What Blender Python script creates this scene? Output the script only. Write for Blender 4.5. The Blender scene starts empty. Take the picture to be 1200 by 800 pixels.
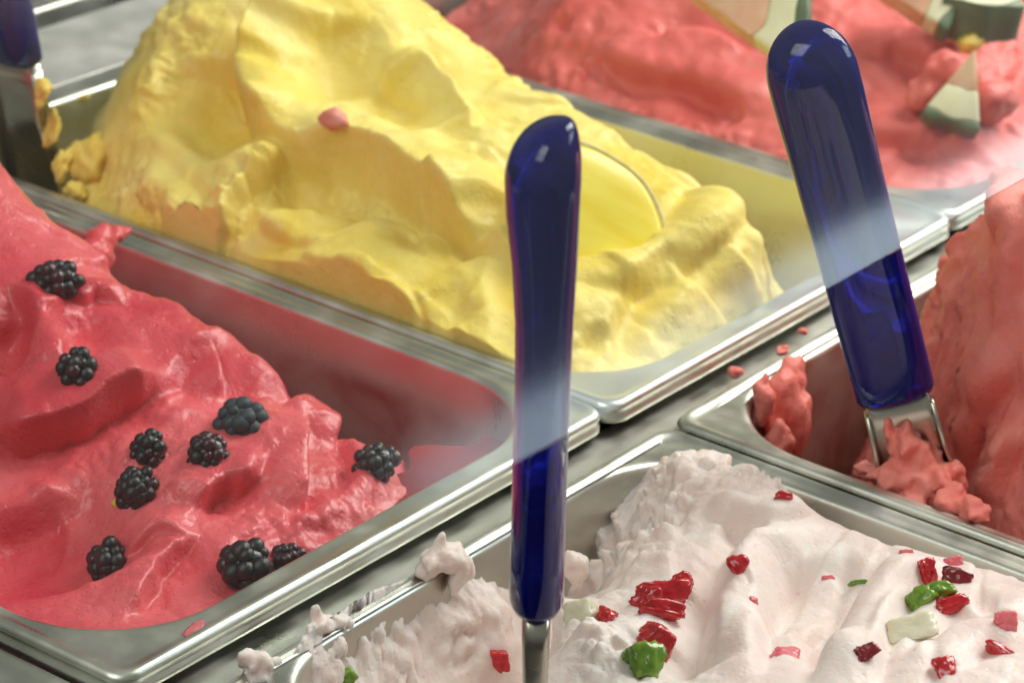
import bpy, bmesh, math, random
import numpy as np
from mathutils import Matrix, Vector

random.seed(7)
S = 0.001                                   # the scene is laid out in millimetres, built in metres
scene = bpy.context.scene
COL = scene.collection

# ------------------------------------------------------------------ camera
CAM_F = 3495.5                              # focal length in pixels of the 1200 px wide photograph
YAW, PITCH, ROLL = math.radians(-54.383), math.radians(65.282), math.radians(3.327)
CAM = np.array([-768.27, -507.34, 447.21])  # millimetres; the pan rims lie at z = 0
CR = np.array((Matrix.Rotation(YAW, 3, 'Z') @ Matrix.Rotation(PITCH, 3, 'X') @ Matrix.Rotation(ROLL, 3, 'Z')))
cam_data = bpy.data.cameras.new('camera')
cam_data.sensor_width = 36.0
cam_data.lens = CAM_F / 1200 * 36
cam_data.clip_start = 0.02
cam_data.clip_end = 50
cam_data.dof.use_dof = True
cam_data.dof.focus_distance = 0.905
cam_data.dof.aperture_fstop = 18.5
cam = bpy.data.objects.new('camera', cam_data)
COL.objects.link(cam)
M4 = Matrix([list(CR[i]) + [CAM[i] * S] for i in range(3)] + [[0, 0, 0, 1]])
cam.matrix_world = M4
scene.camera = cam

# ------------------------------------------------------------------ room light (indoors: soft grey room, a window, a lamp strip)
world = bpy.data.worlds.new('World')
scene.world = world
world.use_nodes = True
wn, wl = world.node_tree.nodes, world.node_tree.links
bg = wn['Background']
tc = wn.new('ShaderNodeTexCoord'); sx = wn.new('ShaderNodeSeparateXYZ')
ramp = wn.new('ShaderNodeValToRGB')
mp = wn.new('ShaderNodeMapRange'); mp.inputs['From Min'].default_value = -1; mp.inputs['From Max'].default_value = 1
wl.new(tc.outputs['Generated'], sx.inputs[0]); wl.new(sx.outputs['Z'], mp.inputs['Value'])
wl.new(mp.outputs[0], ramp.inputs[0]); wl.new(ramp.outputs[0], bg.inputs['Color'])
ramp.color_ramp.elements[0].position = 0.40; ramp.color_ramp.elements[0].color = (0.05, 0.045, 0.035, 1)
ramp.color_ramp.elements[1].position = 0.66; ramp.color_ramp.elements[1].color = (0.46, 0.47, 0.42, 1)
bg.inputs['Strength'].default_value = 0.55


def area_light(name, loc, target, sx_, sy_, power, color):
    d = bpy.data.lights.new(name, 'AREA')
    d.shape = 'RECTANGLE'; d.size = sx_; d.size_y = sy_; d.energy = power; d.color = color
    o = bpy.data.objects.new(name, d); COL.objects.link(o)
    v = Vector(loc) - Vector(target)                      # local +Z points away from the target
    z = v.normalized(); x = Vector((1, 0, 0)); x = (x - z * x.dot(z)).normalized(); y = z.cross(x)
    m = Matrix((x, y, z)).transposed().to_4x4(); m.translation = Vector(loc)
    o.matrix_world = m
    return o


# bright window to the right of the camera: lies in the direction the tilted glass mirrors
EL = math.radians(37.0); RD = 1.5
area_light('window_light', (2.35, -0.17 - RD * math.cos(EL), 0.15 + RD * math.sin(EL)), (2.35, -0.17, 0.15), 2.3, 0.72, 25.0, (0.74, 0.91, 1.0))
# lamp strip of the display case above the pans
area_light('case_lamp', (0.80, -0.16, 0.80), (0.0, 0.0, 0.0), 0.95, 0.45, 15.0, (1.0, 0.96, 0.90))
# unseen fill light added at the camera's left, to brighten the salmon gelato
area_light('fill_light', (-1.25, 0.1, 1.55), (0.0, 0.0, 0.0), 0.9, 0.9, 14.0, (1.0, 0.97, 0.92))

scene.view_settings.view_transform = 'Standard'
scene.view_settings.look = 'None'
scene.view_settings.exposure = 0.0
scene.view_settings.gamma = 1.0
scene.cycles.use_denoising = True
scene.cycles.max_bounces = 10
scene.cycles.transparent_max_bounces = 12
scene.cycles.sample_clamp_indirect = 4.0
scene.cycles.caustics_refractive = False
scene.cycles.caustics_reflective = False


# ------------------------------------------------------------------ measuring helpers
def ray(u, v):
    return CR @ np.array([(u - 600) / CAM_F, -(v - 400) / CAM_F, -1.0])


def at(u, v, z):
    d = ray(u, v)
    return CAM + d * ((z - CAM[2]) / d[2])


# ------------------------------------------------------------------ noise
_rng = np.random.RandomState(11)
_perm = _rng.permutation(256).astype(np.int64); _perm = np.concatenate([_perm, _perm, _perm])
_grad = _rng.normal(size=(256, 3)); _grad /= np.linalg.norm(_grad, axis=1)[:, None]


def perlin(p):
    p = np.asarray(p, float)
    i = np.floor(p).astype(np.int64); f = p - i
    i &= 255
    w = f * f * f * (f * (f * 6 - 15) + 10)
    out = 0
    for dx in (0, 1):
        wx = w[:, 0] if dx else 1 - w[:, 0]
        for dy in (0, 1):
            wy = w[:, 1] if dy else 1 - w[:, 1]
            for dz in (0, 1):
                wz = w[:, 2] if dz else 1 - w[:, 2]
                h = _perm[_perm[_perm[(i[:, 0] + dx) & 255] + ((i[:, 1] + dy) & 255)] + ((i[:, 2] + dz) & 255)]
                g = _grad[h & 255]
                out = out + wx * wy * wz * (g[:, 0] * (f[:, 0] - dx) + g[:, 1] * (f[:, 1] - dy) + g[:, 2] * (f[:, 2] - dz))
    return out * 1.6


def fbm(p, octaves=4, gain=0.5):
    a, s, r = 1.0, 1.0, 0
    for k in range(octaves):
        r = r + a * perlin(p * s + 17.3 * k)
        a *= gain; s *= 2.03
    return r


def billow(p, octaves=3):
    a, s, r = 1.0, 1.0, 0
    for k in range(octaves):
        r = r + a * (np.abs(perlin(p * s + 31.7 * k)) * 2 - 0.55)
        a *= 0.5; s *= 2.1
    return r


def sstep(x):
    x = np.clip(x, 0, 1)
    return x * x * (3 - 2 * x)


# ------------------------------------------------------------------ object helpers
def set_props(o, label=None, cat=None, group=None, kind=None):
    if label: o['label'] = label
    if cat: o['category'] = cat
    if group: o['group'] = group
    if kind: o['kind'] = kind
    return o


def mesh_obj(name, verts, faces, mat, parent=None, smooth=True, loc=None):
    me = bpy.data.meshes.new(name)
    me.from_pydata([tuple(v) for v in verts], [], [tuple(int(i) for i in f) for f in faces])
    me.update()
    if smooth: me.shade_smooth()
    if mat: me.materials.append(mat)
    o = bpy.data.objects.new(name, me); COL.objects.link(o)
    if parent: o.parent = parent
    if loc is not None: o.location = loc
    return o


def mesh_np(name, V, Q, mat, parent=None):
    """quads given as an (n,4) array; fast path for the big sculpted surfaces; millimetres"""
    me = bpy.data.meshes.new(name)
    me.vertices.add(len(V)); me.vertices.foreach_set('co', (np.asarray(V) * S).astype(np.float32).ravel())
    me.loops.add(len(Q) * 4); me.loops.foreach_set('vertex_index', Q.astype(np.int32).ravel())
    me.polygons.add(len(Q)); me.polygons.foreach_set('loop_start', np.arange(len(Q), dtype=np.int32) * 4)
    me.update(calc_edges=True); me.validate()
    me.shade_smooth()
    me.materials.append(mat)
    o = bpy.data.objects.new(name, me); COL.objects.link(o)
    if parent: o.parent = parent
    return o


def bm_obj(name, bm, mat, parent=None, smooth=True):
    me = bpy.data.meshes.new(name); bm.to_mesh(me); bm.free()
    if smooth: me.shade_smooth()
    if mat: me.materials.append(mat)
    o = bpy.data.objects.new(name, me); COL.objects.link(o)
    if parent: o.parent = parent
    return o


def empty(name, loc_mm):
    o = bpy.data.objects.new(name, None); COL.objects.link(o)
    o.location = Vector(loc_mm) * S
    o.empty_display_size = 0.01
    return o


# ------------------------------------------------------------------ materials
def new_mat(name):
    m = bpy.data.materials.new(name); m.use_nodes = True
    return m, m.node_tree.nodes, m.node_tree.links, m.node_tree.nodes['Principled BSDF']


def gelato_mat(name, c_lo, c_hi, rough=0.4, sss=0.35, radius=(3.0, 1.2, 0.8), speck=None, bump=0.35, coat=0.0, big=24, fine=900, rough_var=0.15):
    m, n, l, b = new_mat(name)
    tcn = n.new('ShaderNodeTexCoord')
    n1 = n.new('ShaderNodeTexNoise'); n1.inputs['Scale'].default_value = big; n1.inputs['Detail'].default_value = 6; n1.inputs['Distortion'].default_value = 0.8
    l.new(tcn.outputs['Object'], n1.inputs['Vector'])
    r = n.new('ShaderNodeValToRGB')
    r.color_ramp.elements[0].position = 0.32; r.color_ramp.elements[0].color = (*c_lo, 1)
    r.color_ramp.elements[1].position = 0.68; r.color_ramp.elements[1].color = (*c_hi, 1)
    l.new(n1.outputs['Fac'], r.inputs[0])
    col = r.outputs[0]
    if speck:
        vs = n.new('ShaderNodeTexVoronoi'); vs.inputs['Scale'].default_value = speck[1]
        l.new(tcn.outputs['Object'], vs.inputs['Vector'])
        cr = n.new('ShaderNodeValToRGB')
        cr.color_ramp.elements[0].position = 0.0; cr.color_ramp.elements[0].color = (1, 1, 1, 1)
        cr.color_ramp.elements[1].position = speck[2]; cr.color_ramp.elements[1].color = (0, 0, 0, 1)
        l.new(vs.outputs['Distance'], cr.inputs[0])
        mk = n.new('ShaderNodeTexNoise'); mk.inputs['Scale'].default_value = 35
        l.new(tcn.outputs['Object'], mk.inputs['Vector'])
        mm = n.new('ShaderNodeMath'); mm.operation = 'MULTIPLY'; l.new(cr.outputs[0], mm.inputs[0]); l.new(mk.outputs['Fac'], mm.inputs[1])
        mix = n.new('ShaderNodeMix'); mix.data_type = 'RGBA'
        l.new(mm.outputs[0], mix.inputs[0]); l.new(col, mix.inputs[6]); mix.inputs[7].default_value = (*speck[0], 1)
        col = mix.outputs[2]
    l.new(col, b.inputs['Base Color'])
    b.inputs['Subsurface Weight'].default_value = sss
    b.inputs['Subsurface Radius'].default_value = [x * S for x in radius]
    b.inputs['Subsurface Scale'].default_value = 1.0
    b.inputs['IOR'].default_value = 1.36
    n3 = n.new('ShaderNodeTexNoise'); n3.inputs['Scale'].default_value = 70; n3.inputs['Detail'].default_value = 4
    l.new(tcn.outputs['Object'], n3.inputs['Vector'])
    rr = n.new('ShaderNodeMapRange'); rr.inputs['From Min'].default_value = 0.3; rr.inputs['From Max'].default_value = 0.7
    rr.inputs['To Min'].default_value = max(0.05, rough - rough_var); rr.inputs['To Max'].default_value = rough + rough_var
    l.new(n3.outputs['Fac'], rr.inputs['Value']); l.new(rr.outputs[0], b.inputs['Roughness'])
    b.inputs['Coat Weight'].default_value = coat; b.inputs['Coat Roughness'].default_value = 0.2
    n2 = n.new('ShaderNodeTexNoise'); n2.inputs['Scale'].default_value = fine; n2.inputs['Detail'].default_value = 5; n2.inputs['Roughness'].default_value = 0.6
    l.new(tcn.outputs['Object'], n2.inputs['Vector'])
    n4 = n.new('ShaderNodeTexNoise'); n4.inputs['Scale'].default_value = fine * 0.28; n4.inputs['Detail'].default_value = 3
    l.new(tcn.outputs['Object'], n4.inputs['Vector'])
    ad = n.new('ShaderNodeMath'); ad.operation = 'MULTIPLY_ADD'; ad.inputs[1].default_value = 2.2
    l.new(n4.outputs['Fac'], ad.inputs[0]); l.new(n2.outputs['Fac'], ad.inputs[2])
    vo = n.new('ShaderNodeTexVoronoi'); vo.inputs['Scale'].default_value = 330; vo.inputs['Randomness'].default_value = 1.0
    l.new(tcn.outputs['Object'], vo.inputs['Vector'])
    pit = n.new('ShaderNodeMapRange'); pit.inputs['From Min'].default_value = 0.05; pit.inputs['From Max'].default_value = 0.32; pit.interpolation_type = 'SMOOTHSTEP'
    l.new(vo.outputs['Distance'], pit.inputs['Value'])
    pm = n.new('ShaderNodeMath'); pm.operation = 'MULTIPLY_ADD'; pm.inputs[1].default_value = 0.8
    l.new(pit.outputs[0], pm.inputs[0]); l.new(ad.outputs[0], pm.inputs[2])
    bp = n.new('ShaderNodeBump'); bp.inputs['Strength'].default_value = bump; bp.inputs['Distance'].default_value = 0.0008
    l.new(pm.outputs[0], bp.inputs['Height']); l.new(bp.outputs[0], b.inputs['Normal'])
    return m


def steel_mat(name, col=(0.66, 0.68, 0.61), rough=0.36, stretch=(1, 1, 1)):
    m, n, l, b = new_mat(name)
    b.inputs['Metallic'].default_value = 1.0
    tcn = n.new('ShaderNodeTexCoord'); mpn = n.new('ShaderNodeMapping'); mpn.inputs['Scale'].default_value = stretch
    l.new(tcn.outputs['Object'], mpn.inputs[0])
    n1 = n.new('ShaderNodeTexNoise'); n1.inputs['Scale'].default_value = 38; n1.inputs['Detail'].default_value = 7
    l.new(mpn.outputs[0], n1.inputs['Vector'])
    r = n.new('ShaderNodeValToRGB')
    r.color_ramp.elements[0].position = 0.3; r.color_ramp.elements[0].color = (col[0] * .86, col[1] * .86, col[2] * .84, 1)
    r.color_ramp.elements[1].position = 0.7; r.color_ramp.elements[1].color = (*col, 1)
    l.new(n1.outputs['Fac'], r.inputs[0]); l.new(r.outputs[0], b.inputs['Base Color'])
    rr = n.new('ShaderNodeMapRange'); rr.inputs['From Min'].default_value = 0.3; rr.inputs['From Max'].default_value = 0.7; rr.inputs['To Min'].default_value = rough * 0.6; rr.inputs['To Max'].default_value = rough * 1.5
    l.new(n1.outputs['Fac'], rr.inputs['Value']); l.new(rr.outputs[0], b.inputs['Roughness'])
    n2 = n.new('ShaderNodeTexNoise'); n2.inputs['Scale'].default_value = 160; n2.inputs['Detail'].default_value = 4
    l.new(mpn.outputs[0], n2.inputs['Vector'])
    bp = n.new('ShaderNodeBump'); bp.inputs['Strength'].default_value = 0.09; bp.inputs['Distance'].default_value = 0.001
    l.new(n2.outputs['Fac'], bp.inputs['Height']); l.new(bp.outputs[0], b.inputs['Normal'])
    return m


def tinted_steel(name, film, cover=0.55, frough=0.35):
    """steel whose inner wall carries a dried film of gelato, with gelato reflections painted into the tint (below the rim only)"""
    m = steel_mat(name)
    n, l = m.node_tree.nodes, m.node_tree.links
    b = n['Principled BSDF']
    tcn = n.new('ShaderNodeTexCoord'); sp = n.new('ShaderNodeSeparateXYZ'); l.new(tcn.outputs['Object'], sp.inputs[0])
    dz = n.new('ShaderNodeMapRange'); dz.inputs['From Min'].default_value = -0.008; dz.inputs['From Max'].default_value = -0.022
    dz.interpolation_type = 'SMOOTHSTEP'
    l.new(sp.outputs['Z'], dz.inputs['Value'])
    ns = n.new('ShaderNodeTexNoise'); ns.inputs['Scale'].default_value = 22; ns.inputs['Detail'].default_value = 6; ns.inputs['Distortion'].default_value = 1.0
    l.new(tcn.outputs['Object'], ns.inputs['Vector'])
    cv = n.new('ShaderNodeMapRange'); cv.inputs['From Min'].default_value = 0.35; cv.inputs['From Max'].default_value = 0.65
    cv.inputs['To Min'].default_value = max(0, cover - 0.3); cv.inputs['To Max'].default_value = min(1, cover + 0.3)
    l.new(ns.outputs['Fac'], cv.inputs['Value'])
    mu = n.new('ShaderNodeMath'); mu.operation = 'MULTIPLY'; l.new(dz.outputs[0], mu.inputs[0]); l.new(cv.outputs[0], mu.inputs[1])
    src = b.inputs['Base Color'].links[0].from_socket
    mix = n.new('ShaderNodeMix'); mix.data_type = 'RGBA'; l.new(mu.outputs[0], mix.inputs[0]); l.new(src, mix.inputs[6]); mix.inputs[7].default_value = (*film, 1)
    l.new(mix.outputs[2], b.inputs['Base Color'])
    mt = n.new('ShaderNodeMapRange'); mt.inputs['To Min'].default_value = 1.0; mt.inputs['To Max'].default_value = 0.15
    l.new(mu.outputs[0], mt.inputs['Value']); l.new(mt.outputs[0], b.inputs['Metallic'])
    return m


def plain_mat(name, c1, c2=None, rough=0.4, sss=0.0, radius=(2, 1, 1), scale=120, coat=0.0, bump=0.2, transmission=0.0):
    m, n, l, b = new_mat(name)
    c2 = c2 or c1
    tcn = n.new('ShaderNodeTexCoord')
    n1 = n.new('ShaderNodeTexNoise'); n1.inputs['Scale'].default_value = scale; n1.inputs['Detail'].default_value = 4
    l.new(tcn.outputs['Object'], n1.inputs['Vector'])
    r = n.new('ShaderNodeValToRGB')
    r.color_ramp.elements[0].position = 0.35; r.color_ramp.elements[0].color = (*c1, 1)
    r.color_ramp.elements[1].position = 0.65; r.color_ramp.elements[1].color = (*c2, 1)
    l.new(n1.outputs['Fac'], r.inputs[0]); l.new(r.outputs[0], b.inputs['Base Color'])
    b.inputs['Roughness'].default_value = rough
    b.inputs['Subsurface Weight'].default_value = sss
    b.inputs['Subsurface Radius'].default_value = [x * S for x in radius]; b.inputs['Subsurface Scale'].default_value = 1.0
    b.inputs['Coat Weight'].default_value = coat; b.inputs['Coat Roughness'].default_value = 0.08
    b.inputs['Transmission Weight'].default_value = transmission
    bp = n.new('ShaderNodeBump'); bp.inputs['Strength'].default_value = bump; bp.inputs['Distance'].default_value = 0.0006
    l.new(n1.outputs['Fac'], bp.inputs['Height']); l.new(bp.outputs[0], b.inputs['Normal'])
    return m


MAT = {}
MAT['steel'] = steel_mat('stainless_steel')
MAT['steel_berry'] = tinted_steel('steel_with_pink_film_and_reflection', (0.19, 0.020, 0.020), 0.85)  # red smear, plus the mirrored pink gelato painted into the wall colour
MAT['steel_yellow'] = tinted_steel('steel_with_yellow_film_and_reflection', (0.46, 0.36, 0.10), 0.4)  # thin smear; its yellow also paints in the reflected gelato
MAT['steel_salmon'] = tinted_steel('steel_with_salmon_film_and_reflection', (0.24, 0.05, 0.03), 0.7)  # smear and painted reflection of the gelato in one dark tint
MAT['steel_white'] = tinted_steel('steel_with_milky_film', (0.5, 0.42, 0.36), 0.3)
MAT['steel_dull'] = steel_mat('counter_steel', (0.60, 0.60, 0.55), 0.38)
MAT['ledge'] = steel_mat('ledge_satin', (0.66, 0.66, 0.62), 0.5)
MAT['ledge'].node_tree.nodes['Principled BSDF'].inputs['Metallic'].default_value = 0.55
MAT['blade'] = steel_mat('blade_steel', (0.50, 0.48, 0.42), 0.25)
MAT['berry'] = gelato_mat('berry_gelato', (0.57, 0.028, 0.052), (0.81, 0.155, 0.172), rough=0.32, sss=0.2, radius=(2.5, 0.5, 0.4),
                          speck=((0.35, 0.03, 0.03), 230, 0.16), bump=0.42, coat=0.3, fine=850, big=13)
MAT['yellow'] = gelato_mat('mango_gelato', (0.84, 0.635, 0.09), (0.92, 0.785, 0.26), rough=0.42, sss=0.25, radius=(2.4, 2.0, 0.6), bump=0.32, fine=700)
MAT['melon'] = gelato_mat('watermelon_gelato', (0.70, 0.13, 0.115), (0.80, 0.21, 0.19), rough=0.4, sss=0.35, radius=(4, 1, 0.8), bump=0.3)
MAT['white'] = gelato_mat('white_gelato', (0.85, 0.695, 0.635), (0.92, 0.835, 0.79), rough=0.45, sss=0.5, radius=(5, 3, 2.2),
                          speck=((0.75, 0.25, 0.28), 120, 0.10), bump=0.3, fine=900)
MAT['salmon'] = gelato_mat('salmon_gelato', (0.91, 0.21, 0.175), (0.95, 0.34, 0.285), rough=0.42, sss=0.25, radius=(4, 1.0, 0.7), bump=0.38, fine=1500)
MAT['plum'] = gelato_mat('plum_gelato', (0.08, 0.03, 0.035), (0.12, 0.05, 0.05), rough=0.4, sss=0.1)
MAT['blackberry'] = plain_mat('blackberry_skin', (0.006, 0.006, 0.008), (0.02, 0.014, 0.018), rough=0.3, coat=0.12, scale=300)
MAT['bloomberry'] = plain_mat('frosted_blackberry_skin', (0.02, 0.028, 0.036), (0.05, 0.065, 0.08), rough=0.5, scale=300)
MAT['cherry'] = plain_mat('candied_cherry', (0.42, 0.006, 0.012), (0.60, 0.02, 0.03), rough=0.22, sss=0.35, radius=(3, .5, .5), scale=260, coat=0.4)
MAT['cherry_dark'] = plain_mat('dark_candied_cherry', (0.16, 0.004, 0.008), (0.30, 0.01, 0.015), rough=0.25, scale=260, coat=0.4)
MAT['cherry_pink'] = plain_mat('pink_candied_fruit', (0.72, 0.12, 0.15), (0.78, 0.22, 0.24), rough=0.35, sss=0.35, radius=(3, .8, .8), scale=260)
MAT['green'] = plain_mat('green_candied_fruit', (0.10, 0.24, 0.012), (0.22, 0.36, 0.035), rough=0.25, sss=0.3, radius=(1, 2, .4), scale=260, coat=0.4)
MAT['pear'] = plain_mat('pale_candied_fruit', (0.70, 0.66, 0.46), (0.78, 0.75, 0.60), rough=0.3, sss=0.4, radius=(3, 3, 1.5), scale=200)
MAT['mango'] = plain_mat('fruit_flesh', (0.86, 0.66, 0.03), (0.93, 0.80, 0.10), rough=0.3, sss=0.25, radius=(3, 2, .5), scale=60, coat=0.15, bump=0.12)
_n, _l = MAT['mango'].node_tree.nodes, MAT['mango'].node_tree.links          # fibres running across the slice
_mp = _n.new('ShaderNodeMapping'); _mp.inputs['Scale'].default_value = (0.6, 2.2, 1.0); _mp.inputs['Rotation'].default_value = (0, 0, 0.9)
_tx = [q for q in _n if q.type == 'TEX_NOISE'][0]; _tc = [q for q in _n if q.type == 'TEX_COORD'][0]
_l.new(_tc.outputs['Object'], _mp.inputs[0]); _l.new(_mp.outputs[0], _tx.inputs['Vector'])
MAT['mango_skin'] = plain_mat('fruit_skin', (0.56, 0.46, 0.16), (0.68, 0.58, 0.28), rough=0.5, scale=300)
MAT['melon_flesh'] = plain_mat('melon_flesh', (0.74, 0.40, 0.24), (0.80, 0.56, 0.36), rough=0.4, sss=0.3, scale=90)
MAT['melon_pale'] = plain_mat('melon_pale', (0.74, 0.72, 0.46), (0.80, 0.80, 0.58), rough=0.4, sss=0.2, scale=90)
MAT['melon_rind'] = plain_mat('melon_rind', (0.09, 0.15, 0.08), (0.16, 0.22, 0.13), rough=0.45, scale=70)
MAT['melon_yellow'] = plain_mat('melon_yellow', (0.66, 0.42, 0.08), (0.70, 0.48, 0.12), rough=0.4, scale=70)
MAT['dark'] = plain_mat('dark_gap', (0.02, 0.022, 0.02), (0.03, 0.03, 0.028), rough=0.6)
MAT['pinkbit'] = plain_mat('pink_fruit_bit', (0.72, 0.22, 0.14), (0.80, 0.34, 0.28), rough=0.5, sss=0.3, scale=200)
MAT['yellowbit'] = plain_mat('yellow_fruit_bit', (0.70, 0.48, 0.05), (0.80, 0.60, 0.1), rough=0.4, scale=200)

# transparent blue acrylic of the handles
m, n, l, b = new_mat('blue_acrylic')
b.inputs['Base Color'].default_value = (0.007, 0.010, 0.30, 1)
b.inputs['Roughness'].default_value = 0.07
b.inputs['Specular IOR Level'].default_value = 0.22
b.inputs['IOR'].default_value = 1.49
b.inputs['Transmission Weight'].default_value = 0.65
tcn = n.new('ShaderNodeTexCoord'); n1 = n.new('ShaderNodeTexNoise'); n1.inputs['Scale'].default_value = 60
l.new(tcn.outputs['Object'], n1.inputs['Vector'])
bp = n.new('ShaderNodeBump'); bp.inputs['Strength'].default_value = 0.012; bp.inputs['Distance'].default_value = 0.001
l.new(n1.outputs['Fac'], bp.inputs['Height']); l.new(bp.outputs[0], b.inputs['Normal'])
MAT['acrylic'] = m

# window glass: clear body, Fresnel mirror on both faces (slightly smeared)
m, n, l, b = new_mat('pane_glass')
n.remove(b)
out = n['Material Output']
tr = n.new('ShaderNodeBsdfTransparent'); tr.inputs[0].default_value = (0.985, 0.995, 0.985, 1)
gl = n.new('ShaderNodeBsdfGlossy'); gl.inputs['Roughness'].default_value = 0.12
tcn = n.new('ShaderNodeTexCoord'); n1 = n.new('ShaderNodeTexNoise'); n1.inputs['Scale'].default_value = 14; n1.inputs['Detail'].default_value = 5
l.new(tcn.outputs['Object'], n1.inputs['Vector'])
rr = n.new('ShaderNodeMapRange'); rr.inputs['To Min'].default_value = 0.05; rr.inputs['To Max'].default_value = 0.10
l.new(n1.outputs['Fac'], rr.inputs['Value']); l.new(rr.outputs[0], gl.inputs['Roughness'])
fr = n.new('ShaderNodeFresnel')
geo = n.new('ShaderNodeNewGeometry'); iorr = n.new('ShaderNodeMapRange')      # rays leaving the sheet see the inverse index
iorr.inputs['To Min'].default_value = 1.36; iorr.inputs['To Max'].default_value = 1 / 1.36
l.new(geo.outputs['Backfacing'], iorr.inputs['Value']); l.new(iorr.outputs[0], fr.inputs['IOR'])
mx = n.new('ShaderNodeMixShader')
l.new(fr.outputs[0], mx.inputs[0]); l.new(tr.outputs[0], mx.inputs[1]); l.new(gl.outputs[0], mx.inputs[2])
l.new(mx.outputs[0], out.inputs['Surface'])
MAT['glass'] = m


# ------------------------------------------------------------------ pans
def rrect(x0, x1, y0, y1, r, k=14, ns=6):
    """rounded rectangle, counter-clockwise, fixed vertex count"""
    pts = []
    cs = [(x1 - r, y0 + r, -90), (x1 - r, y1 - r, 0), (x0 + r, y1 - r, 90), (x0 + r, y0 + r, 180)]
    for ci, (cx, cy, a0) in enumerate(cs):
        arc = [(cx + r * math.cos(math.radians(a0 + 90 * i / k)), cy + r * math.sin(math.radians(a0 + 90 * i / k))) for i in range(k + 1)]
        pts += arc
        nx, ny, na = cs[(ci + 1) % 4]
        q = (nx + r * math.cos(math.radians(na)), ny + r * math.sin(math.radians(na)))
        p = arc[-1]
        for i in range(1, ns):
            t = i / ns
            pts.append((p[0] + (q[0] - p[0]) * t, p[1] + (q[1] - p[1]) * t))
    return pts


OX, OR = 8.0, 42.0        # flange width beside / before the opening, corner radius of the opening


def make_pan(x0, y0, z0, label, group, mat='steel', OY=12.0, W=239.4, L=360.0, depth=120):
    x1, y1 = x0 + W, y0 + L
    rings = []

    def ring(ix, iy, r, z):
        rings.append([(px, py, z0 + z) for px, py in rrect(x0 + ix, x1 - ix, y0 + iy, y1 - iy, r)])
    ring(0.6, 0.6, 7.5, -7.4)
    ring(0.0, 0.0, 8.0, -7.0)
    ring(0.0, 0.0, 8.0, -5.2)
    ring(0.7, 0.7, 7.5, -4.6)
    ring(0.7, 0.7, 7.5, -3.0)
    for i in range(7):
        a = math.radians(90 * i / 6)
        ring(0.2 + 2.4 * (1 - math.cos(a)), 0.2 + 2.4 * (1 - math.cos(a)), 7.5, -2.2 + 2.6 * math.sin(a))
    ring(3.6, 3.6, 6.5, 0.25)
    ring(4.6, 4.8, 6.5, -0.35)
    ring(5.6, 6.5, 8.0, -0.5)
    ring(OX - 1.6, OY - 2.0, OR - 1.5, -0.6)
    for i in range(6):
        a = math.radians(90 * i / 5)
        ring(OX - 1.0 + 2.6 * math.sin(a), OY - 1.4 + 2.6 * math.sin(a), OR, -0.6 - 2.6 * (1 - math.cos(a)))
    ring(OX + 4.0, OY + 4.0, OR - 1, -45)
    ring(OX + 7.0, OY + 7.0, OR - 2, -depth + 12)
    ring(OX + 11.0, OY + 11.0, OR - 4, -depth + 3)
    ring(OX + 20.0, OY + 20.0, OR - 10, -depth)
    V = [v for r in rings for v in r]
    n = len(rings[0]); F = []
    for i in range(len(rings) - 1):
        for j in range(n):
            a, b_ = i * n + j, i * n + (j + 1) % n
            F.append((a, b_, b_ + n, a + n))
    F.append(tuple(range((len(rings) - 1) * n, len(rings) * n)))
    o = mesh_obj('gelato_pan', [Vector(v) * S for v in V], F, MAT[mat])
    return set_props(o, label, 'pan', group)


G = 'steel gelato pans set in the counter'
make_pan(-239.7, 0, 0, 'steel pan holding the pink gelato with blackberries', G, 'steel_berry')
make_pan(0.3, -1.5, 0.8, 'steel pan holding the yellow gelato', G, 'steel_yellow')
make_pan(240.6, 0.5, 0.2, 'steel pan holding the coral gelato with melon slices, top right', G, 'steel_salmon')
make_pan(-221.5, -372, -7.8, 'steel pan holding the white gelato with candied fruit', G, 'steel_white', OY=5.5)
make_pan(18.6, -372, -6.4, 'steel pan holding the salmon gelato at the right edge', G, 'steel_salmon', OY=7.5)
make_pan(-480.5, 1.0, -6.0, 'steel pan whose rounded opening shows in the bottom left corner', G)

# ------------------------------------------------------------------ counter: strips between and behind the pans


def box(bm, x0, x1, y0, y1, z0, z1):
    vs = [bm.verts.new((x * S, y * S, z * S)) for x in (x0, x1) for y in (y0, y1) for z in (z0, z1)]
    for f in ((0, 1, 3, 2), (4, 6, 7, 5), (0, 4, 5, 1), (2, 3, 7, 6), (0, 2, 6, 4), (1, 5, 7, 3)):
        bm.faces.new([vs[i] for i in f])


def box_obj(name, dims, mat, parent=None, bevel=0.0):
    bm = bmesh.new(); box(bm, *dims)
    bmesh.ops.recalc_face_normals(bm, faces=bm.faces)
    if bevel:
        bmesh.ops.bevel(bm, geom=list(bm.edges), offset=bevel * S, segments=3, affect='EDGES', profile=0.5)
    return bm_obj(name, bm, mat, parent, smooth=False)


counter = set_props(box_obj('counter', (-700, 760, -18, 6, -40, -11.0), MAT['steel_dull'], bevel=1.0), kind='structure')
box_obj('counter_ledge', (-700, 760, 361.5, 421, -40, -1.2), MAT['ledge'], counter, bevel=1.5)
box_obj('counter_groove', (-700, 760, 421, 434, -60, -12), MAT['dark'], counter)
box_obj('counter_rail', (-700, 760, 434, 446, -40, 1.5), MAT['steel'], counter, bevel=2.0)
box_obj('counter_recess', (-700, 760, 446, 900, -60, -25), MAT['dark'], counter)
box_obj('counter_floor', (-700, 760, -420, 446, -175, -140), MAT['dark'], counter)


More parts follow.
